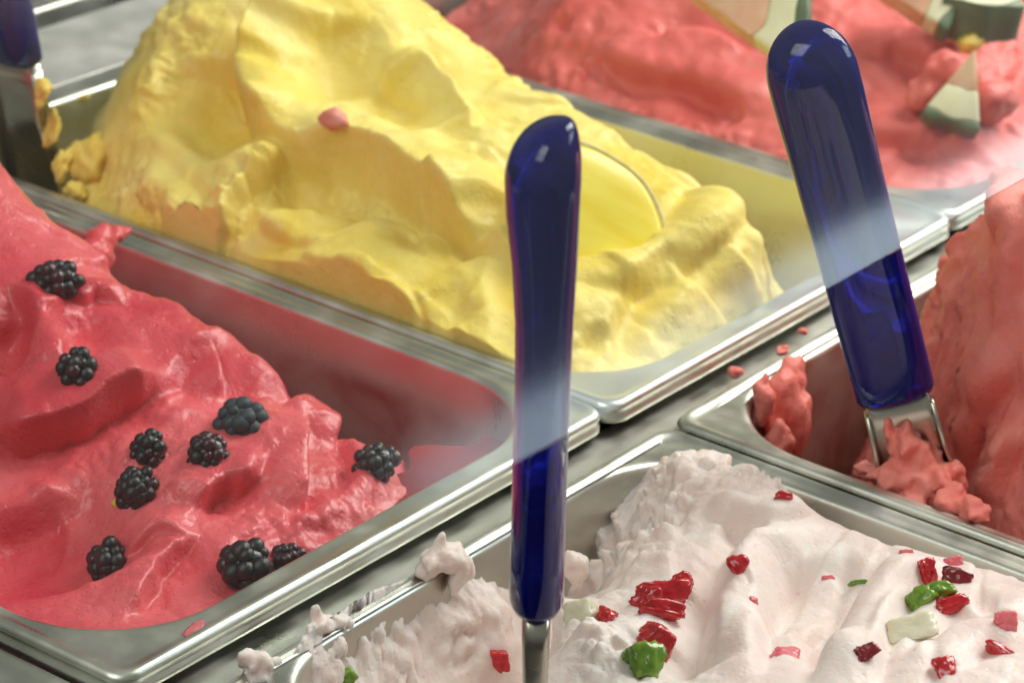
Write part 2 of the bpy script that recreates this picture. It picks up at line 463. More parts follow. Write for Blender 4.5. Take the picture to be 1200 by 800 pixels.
# ------------------------------------------------------------------ sculpting of the gelato
class Sculpt:
    """A mound inside a pan: smooth spline through heights, then spatula strokes pushed along the surface normal."""

    def __init__(self, ctrl, x0, x1, y0, y1, step, reg=0.02):
        C = np.array(ctrl, float)
        self.c = C[:, :2]; self.sc = 100.0
        P = C[:, :2] / self.sc
        n = len(P)
        K = self._k(P, P) + reg * np.eye(n)
        A = np.zeros((n + 3, n + 3)); A[:n, :n] = K; A[:n, n] = 1; A[:n, n + 1:] = P; A[n, :n] = 1; A[n + 1:, :n] = P.T
        self.w = np.linalg.solve(A, np.concatenate([C[:, 2], [0, 0, 0]]))
        self.dom = (x0, x1, y0, y1); self.step = step
        self.ops = []

    @staticmethod
    def _k(A, B):
        d2 = ((A[:, None, :] - B[None, :, :]) ** 2).sum(-1)
        return np.where(d2 > 1e-12, d2 * np.log(np.maximum(d2, 1e-12)) * 0.5, 0)

    def H(self, xy):
        xy = np.atleast_2d(np.asarray(xy, float)); P = xy / self.sc
        out = np.empty(len(P))
        for i in range(0, len(P), 20000):
            q = P[i:i + 20000]
            out[i:i + 20000] = self._k(q, self.c / self.sc) @ self.w[:-3] + self.w[-3] + q @ self.w[-2:]
        return out

    def hit(self, u, v, zmax=120, zmin=-110):
        d = ray(u, v)
        zs = np.arange(zmax, zmin, -1.0)
        P = CAM[None] + d[None] * ((zs - CAM[2]) / d[2])[:, None]
        x0, x1, y0, y1 = self.dom
        inside = (P[:, 0] > x0 - 25) & (P[:, 0] < x1 + 25) & (P[:, 1] > y0 - 25) & (P[:, 1] < y1 + 25)
        h = self.H(P[:, :2])
        below = (zs <= h) & inside
        if not below.any():
            g = np.where(inside, np.abs(zs - h), 1e9)
            return P[int(np.argmin(g))]
        return P[int(np.argmax(below))]

    def line(self, pts, spacing=1.0):
        P = np.array([self.hit(u, v) for u, v in pts])
        # Catmull-Rom through the picked points
        Q = np.vstack([2 * P[0] - P[1], P, 2 * P[-1] - P[-2]])
        out = []
        for i in range(1, len(Q) - 2):
            m_ = max(2, int(np.linalg.norm(Q[i + 1] - Q[i]) / spacing))
            t = np.linspace(0, 1, m_, endpoint=False)[:, None]
            a, b_, c, d = Q[i - 1], Q[i], Q[i + 1], Q[i + 2]
            out.append(0.5 * ((2 * b_) + (-a + c) * t + (2 * a - 5 * b_ + 4 * c - d) * t ** 2 + (-a + 3 * b_ - 3 * c + d) * t ** 3))
        out.append(P[-1:])
        return np.vstack(out)

    def fold(self, pts, w, h, sharp='R', over=0.5, under=0.4, hard=0.25): self.ops.append(('fold', self.line(pts), w, h, sharp, over, under, hard)); return self
    def ridge(self, pts, w, h): self.ops.append(('ridge', self.line(pts), w, h)); return self
    def ribbon(self, pts, w, h): self.ops.append(('ribbon', self.line(pts), w, h)); return self
    def scoop(self, pts, w, h): self.ops.append(('scoop', self.line(pts), w, h)); return self
    def crumb(self, pts, w, amp, size=5.0): self.ops.append(('crumb', self.line(pts), w, amp, size)); return self
    def dot(self, u, v, w, h): self.ops.append(('dot', self.hit(u, v)[None], w, h)); return self

    def scrapes(self, n, px, spread, length, w, h, seed, region):
        """many short spatula scrapes: px = two picture points giving the main direction, region = u0, v0, u1, v1"""
        a_, b_ = self.hit(*px[0]), self.hit(*px[1])
        base = math.atan2(b_[1] - a_[1], b_[0] - a_[0])
        rnd = random.Random(seed)
        for _ in range(n):
            p = self.hit(rnd.uniform(region[0], region[2]), rnd.uniform(region[1], region[3]))
            x0, x1, y0, y1 = self.dom
            if not (x0 < p[0] < x1 and y0 < p[1] < y1): continue
            ang = base + rnd.gauss(0, spread); cur = rnd.gauss(0, 0.02); ln = length * rnd.uniform(0.5, 1.5)
            m_ = max(8, int(ln)); pts = []; x, y = p[0], p[1]
            for i in range(m_):
                pts.append((x, y)); ang += cur; x += math.cos(ang) * ln / m_; y += math.sin(ang) * ln / m_
            z = self.H(np.array(pts))
            L = np.column_stack([np.array(pts), z])
            self.ops.append(('fold', L, w * rnd.uniform(0.6, 1.5), h * rnd.uniform(0.4, 1.4), rnd.choice('LR'), 0.5, 0.3, 0.25))
        return self

    def build(self, name, mat, opening, und=1.2, und_size=22, fine=0.25, fine_size=4, seed=0, streak=None, soften=5, spill=1.5, cream=0.0, boost=1.25):
        x0, x1, y0, y1 = self.dom
        nx = int((x1 - x0) / self.step) + 1; ny = int((y1 - y0) / self.step) + 1
        X, Y = np.meshgrid(np.linspace(x0, x1, nx), np.linspace(y0, y1, ny))
        Z = self.H(np.column_stack([X.ravel(), Y.ravel()])).reshape(X.shape)
        V = np.column_stack([X.ravel(), Y.ravel(), Z.ravel()])

        def normals(V):
            Z = V.reshape(ny, nx, 3)
            du = np.gradient(Z, axis=1); dv = np.gradient(Z, axis=0)
            N = np.cross(du, dv).reshape(-1, 3)
            return N / np.maximum(np.linalg.norm(N, axis=1), 1e-9)[:, None]
        N = normals(V)
        so = np.array([seed * 13.7, seed * 5.1, seed * 9.3])
        D = und * fbm(V / und_size + so, 3, 0.45)
        if streak:
            ang, amp, s1, s2 = streak
            c_, s_ = math.cos(ang), math.sin(ang)
            W = np.column_stack([(V[:, 0] * c_ + V[:, 1] * s_) / s1, (-V[:, 0] * s_ + V[:, 1] * c_) / s2, V[:, 2] / s2])
            D = D + amp * fbm(W + 0.5 * fbm(V / 30 + so, 2)[:, None] + so, 3)
        D = D + fine * fbm(V / fine_size + so, 3)
        if cream:                                           # torn, creamy patches: warped rounded lumps, only here and there
            wv = V + 5.0 * np.column_stack([perlin(V / 14 + so), perlin(V / 14 + so + 9), perlin(V / 14 + so + 21)])
            patch = sstep((perlin(V / 30 + so + 5) + 0.12) / 0.45)
            D = D + cream * patch * billow(wv / 8.5 + so, 3)
        V1 = V + N * D[:, None]
        side = np.zeros_like(V)
        D2 = np.zeros(len(V)); D3 = np.zeros(len(V))
        for op in self.ops:
            L = op[1]; w = op[2]
            reach = w * 3.2
            box_ok = np.all((V[:, :2] > L[:, :2].min(0) - reach) & (V[:, :2] < L[:, :2].max(0) + reach), axis=1)
            idx = np.nonzero(box_ok)[0]
            if not len(idx): continue
            q = V[idx]
            if len(L) == 1:
                d = np.linalg.norm(q - L[0], axis=1)
                D2[idx] += op[3] * np.exp(-(d / w) ** 2)
                continue
            best = np.full(len(q), 1e18); bi = np.zeros(len(q), int)
            for k in range(len(L)):
                dd = ((q - L[k]) ** 2).sum(1)
                mk = dd < best
                best[mk] = dd[mk]; bi[mk] = k
            T = np.gradient(L, axis=0); T /= np.maximum(np.linalg.norm(T, axis=1), 1e-9)[:, None]
            t = T[bi]; nn = N[idx]
            left = np.cross(nn, t); left /= np.maximum(np.linalg.norm(left, axis=1), 1e-9)[:, None]
            rel = q - L[bi]
            sgn = np.sign((rel * left).sum(1))
            al = (rel * t).sum(1)
            inner = (bi > 0) & (bi < len(L) - 1)
            d = np.sqrt(np.maximum(np.where(inner, best - al ** 2, best), 0))
            arc = bi / (len(L) - 1)
            tap = sstep(arc / 0.22) * sstep((1 - arc) / 0.22) * 0.9 + 0.1
            along = np.where(inner, 0.0, np.abs(al))
            tap = tap * np.exp(-(along / (w * 0.7)) ** 2)
            if op[0] == 'ridge':
                D2[idx] += op[3] * tap * np.exp(-(d / w) ** 2)
            elif op[0] == 'ribbon':
                D2[idx] += op[3] * tap * (np.sqrt(np.clip(1 - (d / w) ** 2, 0, None)) - 0.35 * np.exp(-((d - w) / (0.35 * w)) ** 2))
            elif op[0] == 'scoop':
                D2[idx] += op[3] * tap * np.clip(1 - (d / w) ** 2, 0, None) ** 1.5
            elif op[0] == 'crumb':
                mk = np.exp(-(d / w) ** 2)
                patch = sstep(0.55 + 0.9 * perlin(q / 17.0 + so + 3))
                D3[idx] += op[3] * mk * (billow(q / op[4] + 0.35 * fbm(q / 9.0, 2)[:, None] + so, 3) * (0.25 + 0.85 * patch) + 0.8 * fbm(q / (op[4] * 1.9) + so, 2) * 1.2)
            elif op[0] == 'fold':
                h, sharp, over, under, hd = op[3:8]
                e = d * sgn * (1 if sharp == 'R' else -1)        # > 0 on the soft side
                e = e + w * 0.10 * perlin(q / 7.0 + so)
                soft = np.exp(-(np.maximum(e, 0) / w) ** 2)
                hard = 1 - sstep(-e / (hd * w))
                f = np.where(e >= 0, soft, hard * (1 + under) - under * np.exp(-((np.maximum(-e - hd * w, 0)) / (0.9 * w)) ** 2))
                D2[idx] += h * tap * f
                sd = -left * (1 if sharp == 'R' else -1)
                side[idx] += sd * (over * h * tap * np.exp(-((e - 0.1 * w) / (0.35 * w)) ** 2))[:, None]
        def blur(a, it):
            a = a.reshape(ny, nx, -1)
            for _ in range(it):
                p_ = np.pad(a, ((1, 1), (1, 1), (0, 0)), mode='edge')
                a = (p_[1:-1, 1:-1] * 2 + p_[:-2, 1:-1] + p_[2:, 1:-1] + p_[1:-1, :-2] + p_[1:-1, 2:]) / 6
            return a.reshape(nx * ny, -1)
        D2 = blur(D2, soften)[:, 0]; side = blur(side, soften)
        D2 = D2 * boost; side = side * boost
        V1 = V1 + N * (D2 + D3)[:, None] + side
        # keep the part inside the pan opening
        ox0, ox1, oy0, oy1, orad = opening
        cx, cy = (ox0 + ox1) / 2, (oy0 + oy1) / 2
        def outside(P):
            ax_, ay_ = np.abs(P[:, 0] - cx) - ((ox1 - ox0) / 2 - orad), np.abs(P[:, 1] - cy) - ((oy1 - oy0) / 2 - orad)
            gx, gy_ = np.maximum(ax_, 0), np.maximum(ay_, 0)
            hyp = np.hypot(gx, gy_)
            sd_ = hyp + np.minimum(np.maximum(ax_, ay_), 0) - orad
            hyp = np.maximum(hyp, 1e-6)
            return sd_, np.column_stack([gx / hyp * np.sign(P[:, 0] - cx), gy_ / hyp * np.sign(P[:, 1] - cy)])
        sd0 = outside(V)[0]; keep = sd0 < spill + 1.4
        sd, gr = outside(V1)
        V1[:, :2] -= gr * np.maximum(sd - spill, 0)[:, None]           # the pan wall holds it in
        V1[:, 2] -= np.where(sd0 > spill - 0.1, 45.0, 0.0)               # turn the edge down along the wall
        I = np.arange(nx * ny).reshape(ny, nx)
        Q = np.stack([I[:-1, :-1], I[:-1, 1:], I[1:, 1:], I[1:, :-1]], -1).reshape(-1, 4)
        Q = Q[keep[Q].all(1)]
        used = np.unique(Q); remap = np.zeros(nx * ny, int); remap[used] = np.arange(len(used))
        self.final = V1[used]; self.finaln = normals(V1)[used]
        return mesh_np(name, V1[used], remap[Q], mat)

    def place(self, u, v):
        """point and normal of the finished surface seen at (u, v)"""
        rel = self.final - CAM
        d = ray(u, v); d = d / np.linalg.norm(d)
        tt = rel @ d
        off = np.linalg.norm(rel - tt[:, None] * d, axis=1)
        near = np.nonzero(off < max(2.0, off.min() * 1.5))[0]
        i = near[np.argmin(tt[near])]
        return self.final[i].copy(), self.finaln[i].copy()


def opening_of(x0, y0, OY=12.0, W=239.4, L=360.0):
    return (x0 + OX + 1, x0 + W - OX - 1, y0 + OY + 1, y0 + L - OY - 1, OR)


# ---- yellow
ctrl = []
for x, row in {
    8: [(350, -60), (300, -50), (262, -18), (230, 0), (170, 2), (110, 2), (60, 0), (10, -10)],
    22: [(340, -60), (300, -38), (270, -4), (235, 16), (190, 16), (140, 14), (90, 11), (45, 5), (12, -8)],
    42: [(340, -60), (305, -22), (280, 16), (240, 30), (200, 28), (150, 24), (100, 21), (50, 13), (25, 2), (12, -8)],
    68: [(350, -60), (322, -22), (298, 24), (270, 50), (235, 48), (200, 39), (170, 31), (110, 27), (60, 20), (30, 8), (12, -10)],
    95: [(345, -45), (318, 10), (292, 58), (250, 68), (200, 54), (150, 39), (100, 33), (50, 24), (28, 10), (12, -12)],
    122: [(345, -35), (315, 25), (285, 64), (240, 78), (200, 66), (170, 52), (110, 38), (60, 30), (36, 17), (22, 0), (10, -16)],
    150: [(340, -30), (300, 40), (250, 66), (200, 57), (165, 42), (110, 26), (70, 18), (45, 4), (25, -14), (10, -26)],
    176: [(340, -45), (300, 12), (250, 44), (205, 40), (172, 24), (145, 8), (110, -4), (75, -12), (52, -20), (25, -34), (10, -38)],
    198: [(340, -60), (290, -25), (240, 2), (200, -6), (150, -32), (100, -48), (60, -52), (20, -54)],
    230: [(350, -62), (250, -40), (150, -60), (60, -66), (15, -66)],
}.items():
    ctrl += [(x, y, z) for y, z in row]
Yl = Sculpt(ctrl, 4, 236, 4, 352, 0.85)
Yl.fold([(350, -10), (318, 40), (303, 85), (312, 130), (338, 166)], 20, 14, 'R', 0.5, 0.5, 0.25)
Yl.scoop([(380, 20), (385, 80), (410, 125)], 26, -10)
Yl.fold([(318, 160), (360, 176), (420, 184), (465, 203), (515, 238), (560, 268), (605, 300)], 20, 14, 'R', 0.35, 0.8, 0.3)
Yl.scoop([(310, 216), (368, 226), (430, 258)], 19, -8)
Yl.fold([(278, 212), (292, 236), (322, 252), (365, 249), (415, 230)], 8, 4.5, 'L', 0.3, 0.5, 0.3)
Yl.fold([(262, 292), (268, 262), (282, 225), (312, 190), (340, 170)], 13, 7, 'R', 0.4, 0.5, 0.3)
Yl.crumb([(262, 290), (268, 262), (282, 228), (305, 196)], 5, 3.5, 7)
Yl.crumb([(168, 25), (185, 40), (215, 40), (190, 75), (180, 110), (195, 95)], 10, 4.0, 10)
Yl.crumb([(105, 190), (130, 215), (165, 240), (235, 275), (262, 280), (275, 245), (310, 200)], 9, 4.5, 11)
Yl.crumb([(540, 0), (565, 30), (590, 60), (615, 90)], 11, 4.5, 10)
Yl.crumb([(345, 180), (380, 192), (420, 205), (455, 225), (480, 235)], 5, 3.2, 6)
Yl.fold([(455, 55), (505, 95), (530, 130), (550, 176)], 18, 8, 'L', 0.3, 0.7, 0.5)
Yl.scoop([(440, 95), (480, 130), (518, 168)], 20, -9)
Yl.scoop([(262, 60), (240, 120), (200, 170)], 30, -10)
Yl.ribbon([(165, 200), (190, 228), (220, 255), (245, 290)], 9, 4)
Yl.fold([(495, 300), (518, 250), (545, 222), (590, 210)], 14, 3.5, 'L', 0.3, 0.4, 0.6)
Yl.scoop([(560, 250), (585, 280)], 16, -9)
Yl.dot(430, 350, 34, 6)
Yl.dot(670, 365, 18, 6)
Yl.dot(850, 300, 20, 8)
Yl.dot(790, 360, 16, 5)
Yl.scoop([(600, 300), (612, 360), (618, 425)], 13, -6)
Yl.scoop([(728, 430), (735, 380), (762, 335), (800, 300)], 8, -6)
Yl.ribbon([(640, 322), (700, 322), (760, 312), (805, 280), (835, 235)], 10, 5)
Yl.scoop([(685, 395), (705, 412)], 9, -4)
Yl.ridge([(560, 120), (575, 170), (582, 205)], 9, 4)
Yl.fold([(308, 268), (345, 290), (366, 284)], 7, 3, 'R', 0.3, 0.3, 0.4)
Yl.ridge([(620, 100), (660, 130), (720, 175)], 12, 4)
Yl.scoop([(500, 350), (540, 390)], 16, -4)
Yl.scrapes(70, ((320, 60), (560, 160)), 0.5, 34, 6.0, 1.5, 5, (150, 5, 880, 420))
Yl.scrapes(60, ((320, 60), (560, 160)), 1.5, 12, 3.0, 1.0, 6, (150, 5, 880, 420))
YEL = Yl.build('gelato_mound', MAT['yellow'], opening_of(0.3, -1.5), und=1.8, und_size=26, fine=0.3, fine_size=6, seed=1, streak=(2.4, 0.35, 60, 12), cream=0.35, soften=4)
set_props(YEL, 'large yellow gelato mound with a fruit slice on it', 'gelato', 'gelato mounds')

# ---- berry
ctrl = []
for x, row in {
    -234: [(350, -20), (250, -15), (170, -15), (110, -14), (60, -12), (10, -12)],
    -200: [(350, 30), (280, 30), (220, 20), (160, 2), (110, -10), (60, -9), (10, -12)],
    -165: [(350, 50), (280, 55), (220, 42), (170, 22), (120, 2), (80, -6), (40, -10), (10, -13)],
    -130: [(350, 60), (280, 68), (230, 58), (190, 40), (150, 24), (110, 14), (70, 4), (40, -6), (10, -14)],
    -100: [(350, 55), (280, 68), (230, 60), (190, 42), (150, 27), (110, 18), (75, 7), (45, -4), (12, -16)],
    -66: [(350, 30), (280, 60), (232, 50), (208, 36), (187, 28), (165, 14), (140, 13), (112, 9), (94, 1), (70, -4), (50, -9), (35, -15), (12, -20)],
    -48: [(300, 10), (240, 20), (200, 0), (160, -18), (120, -20), (90, -28), (60, -30), (35, -24), (12, -22)],
    -30: [(300, -40), (220, -40), (150, -50), (100, -52), (60, -45), (12, -30)],
    -6: [(350, -60), (200, -60), (100, -62), (15, -48)],
}.items():
    ctrl += [(x, y, z) for y, z in row]
Be = Sculpt(ctrl, -237, -3, 4, 330, 0.75)
Be.fold([(-20, 502), (30, 500), (80, 482), (120, 460), (155, 446), (195, 440)], 16, 9, 'R', 0.7, 0.8)
Be.fold([(10, 335), (36, 360), (48, 395), (38, 425), (15, 445)], 10, 5, 'R', 0.4, 0.6)
Be.scoop([(-10, 370), (5, 410), (5, 440)], 16, -9)
Be.ridge([(170, 338), (230, 360), (280, 388), (315, 425), (350, 458)], 7, 4)
Be.fold([(330, 480), (360, 478), (385, 492), (392, 515)], 10, 5, 'L', 0.4, 0.5)
Be.fold([(225, 605), (234, 576), (262, 562), (308, 568)], 10, 6, 'R', 0.7, 0.8)
Be.fold([(352, 490), (342, 530), (345, 570), (350, 605)], 11, 6, 'L', 0.5, 0.4)
Be.fold([(148, 725), (165, 690), (190, 655), (228, 628)], 11, 5, 'R', 0.4, 0.6)
Be.fold([(140, 640), (180, 626), (225, 632)], 8, 3.5, 'R', 0.4, 0.4)
Be.scoop([(10, 590), (50, 640), (90, 690)], 36, -10)
Be.fold([(55, 335), (95, 352), (112, 345), (145, 358)], 7, 3.0, 'R', 0.4, 0.4)
Be.scoop([(80, 365), (105, 400), (130, 425)], 16, -5)
Be.scoop([(200, 420), (250, 445), (295, 480)], 24, -6)
Be.fold([(230, 390), (255, 420), (262, 455)], 10, 4, 'L', 0.3, 0.3)
Be.fold([(395, 500), (420, 560), (400, 590), (350, 620)], 10, 4, 'R', 0.4, 0.4)
Be.crumb([(20, 530), (60, 545), (110, 540), (140, 560)], 11, 1.3, 8)
Be.crumb([(190, 480), (215, 500), (205, 540), (220, 590)], 10, 1.0, 7)
Be.crumb([(290, 600), (330, 610), (380, 590), (420, 570)], 12, 1.2, 7)
Be.crumb([(130, 265), (150, 275), (140, 300)], 7, 3.0, 7)
Be.fold([(100, 250), (112, 275), (125, 305), (130, 325)], 8, 4, 'L', 0.4, 0.4)
Be.scrapes(60, ((100, 600), (330, 420)), 0.6, 34, 6.5, 1.1, 7, (0, 200, 480, 710))
Be.scrapes(70, ((100, 600), (330, 420)), 1.2, 12, 3.0, 0.55, 8, (0, 200, 480, 710))
BER = Be.build('gelato_mound', MAT['berry'], opening_of(-239.7, 0), und=2.0, und_size=32, fine=0.22, fine_size=6, seed=2, streak=(0.9, 0.3, 50, 11), cream=0.4, soften=4)
set_props(BER, 'glossy pink gelato mound dotted with blackberries', 'gelato', 'gelato mounds')

# dark juice collected along the front wall of the pan
MAT['juice'] = plain_mat('berry_juice', (0.20, 0.004, 0.008), (0.30, 0.010, 0.014), rough=0.08, scale=60, bump=0.05)
jv = [(x_, 14 + (0 if j == 0 else 24 + 6 * math.sin(x_ * 0.09) + 4 * math.sin(x_ * 0.23)), -12.5) for x_ in range(-140, -23, 4) for j in (0, 1)]
jf = [(2 * i, 2 * i + 2, 2 * i + 3, 2 * i + 1) for i in range(len(jv) // 2 - 1)]
set_props(mesh_obj('juice', [Vector(v) * S for v in jv], jf, MAT['juice']), 'dark red juice pooled along the front wall of the pink gelato pan', 'juice')

# ---- coral, behind right
ctrl = []
for x, row in {
    246: [(350, -50), (260, -50), (235, -25), (200, -8), (150, -6), (80, -6), (10, -8)],
    275: [(350, -50), (270, -40), (240, 8), (200, 12), (150, 8), (80, 5), (40, 2), (10, -6)],
    310: [(350, -40), (275, -10), (245, 28), (200, 36), (150, 32), (100, 20), (60, 12), (30, 6), (8, -5)],
    360: [(350, -20), (280, 20), (240, 44), (190, 54), (140, 50), (90, 34), (50, 18), (8, -5)],
    420: [(350, -10), (260, 40), (180, 54), (120, 44), (60, 22), (8, -6)],
    484: [(350, -20), (250, 10), (150, 12), (60, 2), (8, -8)],
}.items():
    ctrl += [(x, y, z) for y, z in row]
Wm = Sculpt(ctrl, 244, 477, 4, 340, 1.4)
Wm.fold([(690, 60), (760, 90), (830, 100), (900, 140)], 14, 7, 'R', 0.5, 0.7)
Wm.fold([(1000, 70), (1060, 60), (1100, 90), (1110, 130)], 15, 6, 'R', 0.5, 0.6)
Wm.fold([(760, 60), (820, 40), (880, 70)], 12, 5, 'L', 0.4, 0.6)
Wm.fold([(1000, 150), (1080, 165), (1150, 190)], 12, 5, 'R', 0.4, 0.5)
Wm.crumb([(645, 30), (670, 50), (690, 80), (660, 90)], 16, 5, 10)
Wm.fold([(1080, 190), (1130, 160), (1180, 110), (1195, 70)], 9, 4, 'L', 0.4, 0.3)
WML = Wm.build('gelato_mound', MAT['melon'], opening_of(240.6, 0.5), und=3.0, und_size=28, fine=0.5, fine_size=8, seed=3, cream=2.0)
set_props(WML, 'coral gelato mound with melon slices at the top right', 'gelato', 'gelato mounds')

# ---- white
ctrl = []
for x, row in {
    -216: [(-15, -6), (-20, -14), (-27, -34), (-36, -54), (-50, -58), (-66, -45), (-85, -22), (-115, -10), (-180, -6), (-260, -5)],
    -180: [(-15, -5), (-21, -14), (-28, -34), (-36, -54), (-48, -60), (-64, -45), (-80, -14), (-110, 0), (-180, 12), (-260, 15)],
    -145: [(-15, -5), (-21, -14), (-28, -36), (-36, -54), (-47, -60), (-60, -42), (-72, -10), (-100, 2), (-160, 14), (-260, 24)],
    -105: [(-15, -8), (-21, -18), (-28, -38), (-36, -54), (-45, -56), (-55, -34), (-64, -10), (-90, 2), (-130, 8), (-190, 20), (-260, 26)],
    -75: [(-15, -24), (-22, -32), (-30, -46), (-40, -50), (-49, -24), (-57, -7), (-85, 2), (-120, 5), (-170, 14), (-240, 24)],
    -48: [(-15, -38), (-22, -42), (-31, -46), (-39, -30), (-47, -10), (-60, 1), (-85, 4), (-110, 4), (-150, 10), (-190, 18), (-260, 22)],
    -22: [(-15, -30), (-24, -18), (-33, -4), (-55, 5), (-80, 7), (-110, 3), (-150, 6), (-190, 9), (-260, 8)],
    -4: [(-15, -16), (-24, -9), (-50, -1), (-80, -8), (-110, -14), (-150, -10), (-190, -8), (-260, -10)],
    16: [(-14, -30), (-50, -32), (-110, -42), (-190, -40), (-260, -40)],
}.items():
    ctrl += [(x, y, z) for y, z in row]
Wh = Sculpt(ctrl, -217, 13, -262, -14, 0.62, reg=0.01)
Wh.ribbon([(928, 606), (905, 635), (880, 680), (862, 728), (850, 805)], 10, 7.5)
Wh.scoop([(955, 645), (935, 690), (918, 740)], 19, -7)
Wh.ribbon([(972, 640), (960, 682), (938, 714), (895, 742)], 5.5, 2.4)
Wh.scoop([(820, 680), (830, 720), (825, 790)], 15, -5)
Wh.ribbon([(1082, 662), (1052, 682), (1026, 715), (1002, 760), (986, 812)], 10, 8.5)
Wh.scoop([(1010, 660), (990, 710), (965, 780)], 17, -4.5)
Wh.ribbon([(828, 588), (868, 598), (905, 602), (945, 596)], 7, 3.5)
Wh.scoop([(845, 614), (880, 624), (900, 627)], 9, -4.5)
Wh.ribbon([(1150, 690), (1110, 700), (1085, 715), (1060, 750), (1050, 800)], 9, 3)
Wh.ribbon([(1090, 790), (1125, 755), (1170, 742), (1210, 752)], 9, 3.5)
Wh.scoop([(1140, 715), (1170, 715)], 12, -3)
Wh.scoop([(800, 745), (815, 790)], 18, -4)
Wh.crumb([(775, 550), (800, 545), (850, 545), (885, 560)], 11, 3.4, 6)
Wh.crumb([(765, 600), (750, 640), (720, 665), (690, 690)], 9, 3.0, 8)
Wh.crumb([(800, 565), (785, 610), (760, 645)], 10, 3.0, 7)
Wh.crumb([(380, 752), (440, 718), (500, 690), (560, 660)], 9, 2.4, 9)
Wh.crumb([(400, 790), (470, 770), (540, 740)], 18, 2.2, 8)
Wh.crumb([(670, 620), (700, 640), (730, 640)], 14, 4.0, 6)
Wh.fold([(680, 690), (720, 660), (790, 640), (850, 650)], 11, 4, 'L', 0.3, 0.4)
Wh.ridge([(670, 740), (700, 760), (720, 800)], 10, 5)
Wh.ridge([(580, 700), (570, 740), (585, 790)], 10, 6)
Wh.crumb([(660, 700), (700, 740), (740, 780)], 12, 3, 10)
Wh.ridge([(1010, 690), (1060, 640)], 10, 1.5)
Wh.fold([(1130, 730), (1165, 720), (1200, 725)], 10, 3, 'R', 0.3, 0.4)
Wh.scrapes(26, ((930, 600), (850, 780)), 0.35, 40, 7.0, 0.8, 9, (760, 580, 1200, 800))
Wh.scrapes(60, ((930, 600), (850, 780)), 1.5, 8, 2.6, 0.7, 10, (660, 545, 860, 800))
WHT = Wh.build('gelato_mound', MAT['white'], opening_of(-221.5, -372, 5.5), und=1.2, und_size=24, fine=0.22, fine_size=5, seed=4, spill=4.5, cream=0.35, soften=5)
set_props(WHT, 'white gelato mound dotted with candied fruit, in front', 'gelato', 'gelato mounds')

# ---- salmon
ctrl = []
for x, row in {
    22: [(-14, -85), (-60, -95), (-100, -90), (-120, -60), (-150, -40), (-220, -20)],
    45: [(-14, -85), (-60, -100), (-95, -95), (-118, -55), (-160, -15), (-220, 10)],
    70: [(-14, -85), (-45, -95), (-75, -88), (-100, -60), (-130, -20), (-160, 10), (-220, 35)],
    84: [(-14, -88), (-38, -88), (-62, -85), (-85, -62), (-110, -10), (-150, 30), (-220, 55)],
    96: [(-14, -86), (-38, -84), (-58, -66), (-74, -28), (-92, 28), (-115, 52), (-150, 66), (-220, 75)],
    104: [(-14, -84), (-36, -78), (-52, -46), (-66, 14), (-84, 54), (-110, 74), (-150, 82), (-220, 85)],
    125: [(-14, -82), (-28, -68), (-42, -24), (-56, 26), (-72, 54), (-95, 74), (-125, 86), (-220, 92)],
    155: [(-14, -70), (-26, -44), (-40, 8), (-55, 40), (-75, 64), (-100, 80), (-150, 94), (-220, 98)],
    190: [(-14, -60), (-28, -14), (-46, 36), (-70, 64), (-100, 80), (-150, 94), (-220, 98)],
    250: [(-14, -40), (-40, 10), (-100, 40), (-220, 50)],
}.items():
    ctrl += [(x, y, z) for y, z in row]
Sa = Sculpt(ctrl, 24, 232, -190, -14, 0.65, reg=0.01)
Sa.crumb([(1185, 205), (1150, 250), (1118, 290), (1104, 330), (1092, 390)], 9, 4.5, 8)
Sa.crumb([(1092, 400), (1085, 450), (1100, 510)], 9, 3.5, 7)
Sa.crumb([(1130, 300), (1125, 400), (1130, 480)], 16, 1.6, 5)
Sa.ribbon([(1195, 200), (1184, 260), (1180, 320), (1195, 400)], 8, 6)
Sa.fold([(1205, 420), (1165, 450), (1138, 500), (1130, 550)], 12, 7, 'L', 0.4, 0.6, 0.3)
Sa.fold([(1205, 500), (1180, 540), (1172, 600)], 10, 6, 'L', 0.4, 0.5, 0.3)
Sa.crumb([(1140, 480), (1155, 530), (1185, 570)], 13, 2.4, 6)
Sa.scrapes(50, ((1180, 220), (1150, 420)), 0.8, 16, 4.0, 1.5, 12, (1080, 200, 1200, 620))
SAL = Sa.build('gelato_mound', MAT['salmon'], opening_of(18.6, -372, 7.5), und=2.4, und_size=24, fine=0.35, fine_size=5, seed=5, cream=1.0)
set_props(SAL, 'rough salmon gelato mound at the right edge', 'gelato', 'gelato mounds')

# ---- dark gelato in the corner pan
PL = Sculpt([(-480, 10, -30), (-250, 10, -30), (-480, 350, -30), (-250, 350, -30), (-360, 150, -10)], -472, -249, 8, 300, 4.0)
PLO = PL.build('gelato_mound', MAT['plum'], opening_of(-480.5, 1.0), und=2, und_size=30, seed=6)
set_props(PLO, 'dark purple gelato barely showing in the bottom left corner', 'gelato', 'gelato mounds')


# ------------------------------------------------------------------ lumps and crumbs of gelato
def blob_mesh(size, seed, amp=0.28, freq=1.6, sub=4):
    bm = bmesh.new(); bmesh.ops.create_icosphere(bm, subdivisions=sub, radius=1.0)
    P = np.array([v.co[:] for v in bm.verts])
    d = 1 + amp * 0.3 * billow(P * freq + seed * 7.7, 2) + amp * 1.4 * fbm(P * 1.0 + seed * 3.3, 2)
    P = P * d[:, None] * np.array(size)
    for v, p in zip(bm.verts, P): v.co = p * S
    return bm


def blob(name, p, size, mat, seed, rot=(0, 0, 0), amp=0.28, freq=1.6, sub=4, parent=None):
    o = bm_obj(name, blob_mesh(size, seed, amp, freq, sub), mat, parent)
    o.location = Vector(p) * S; o.rotation_euler = rot
    return o


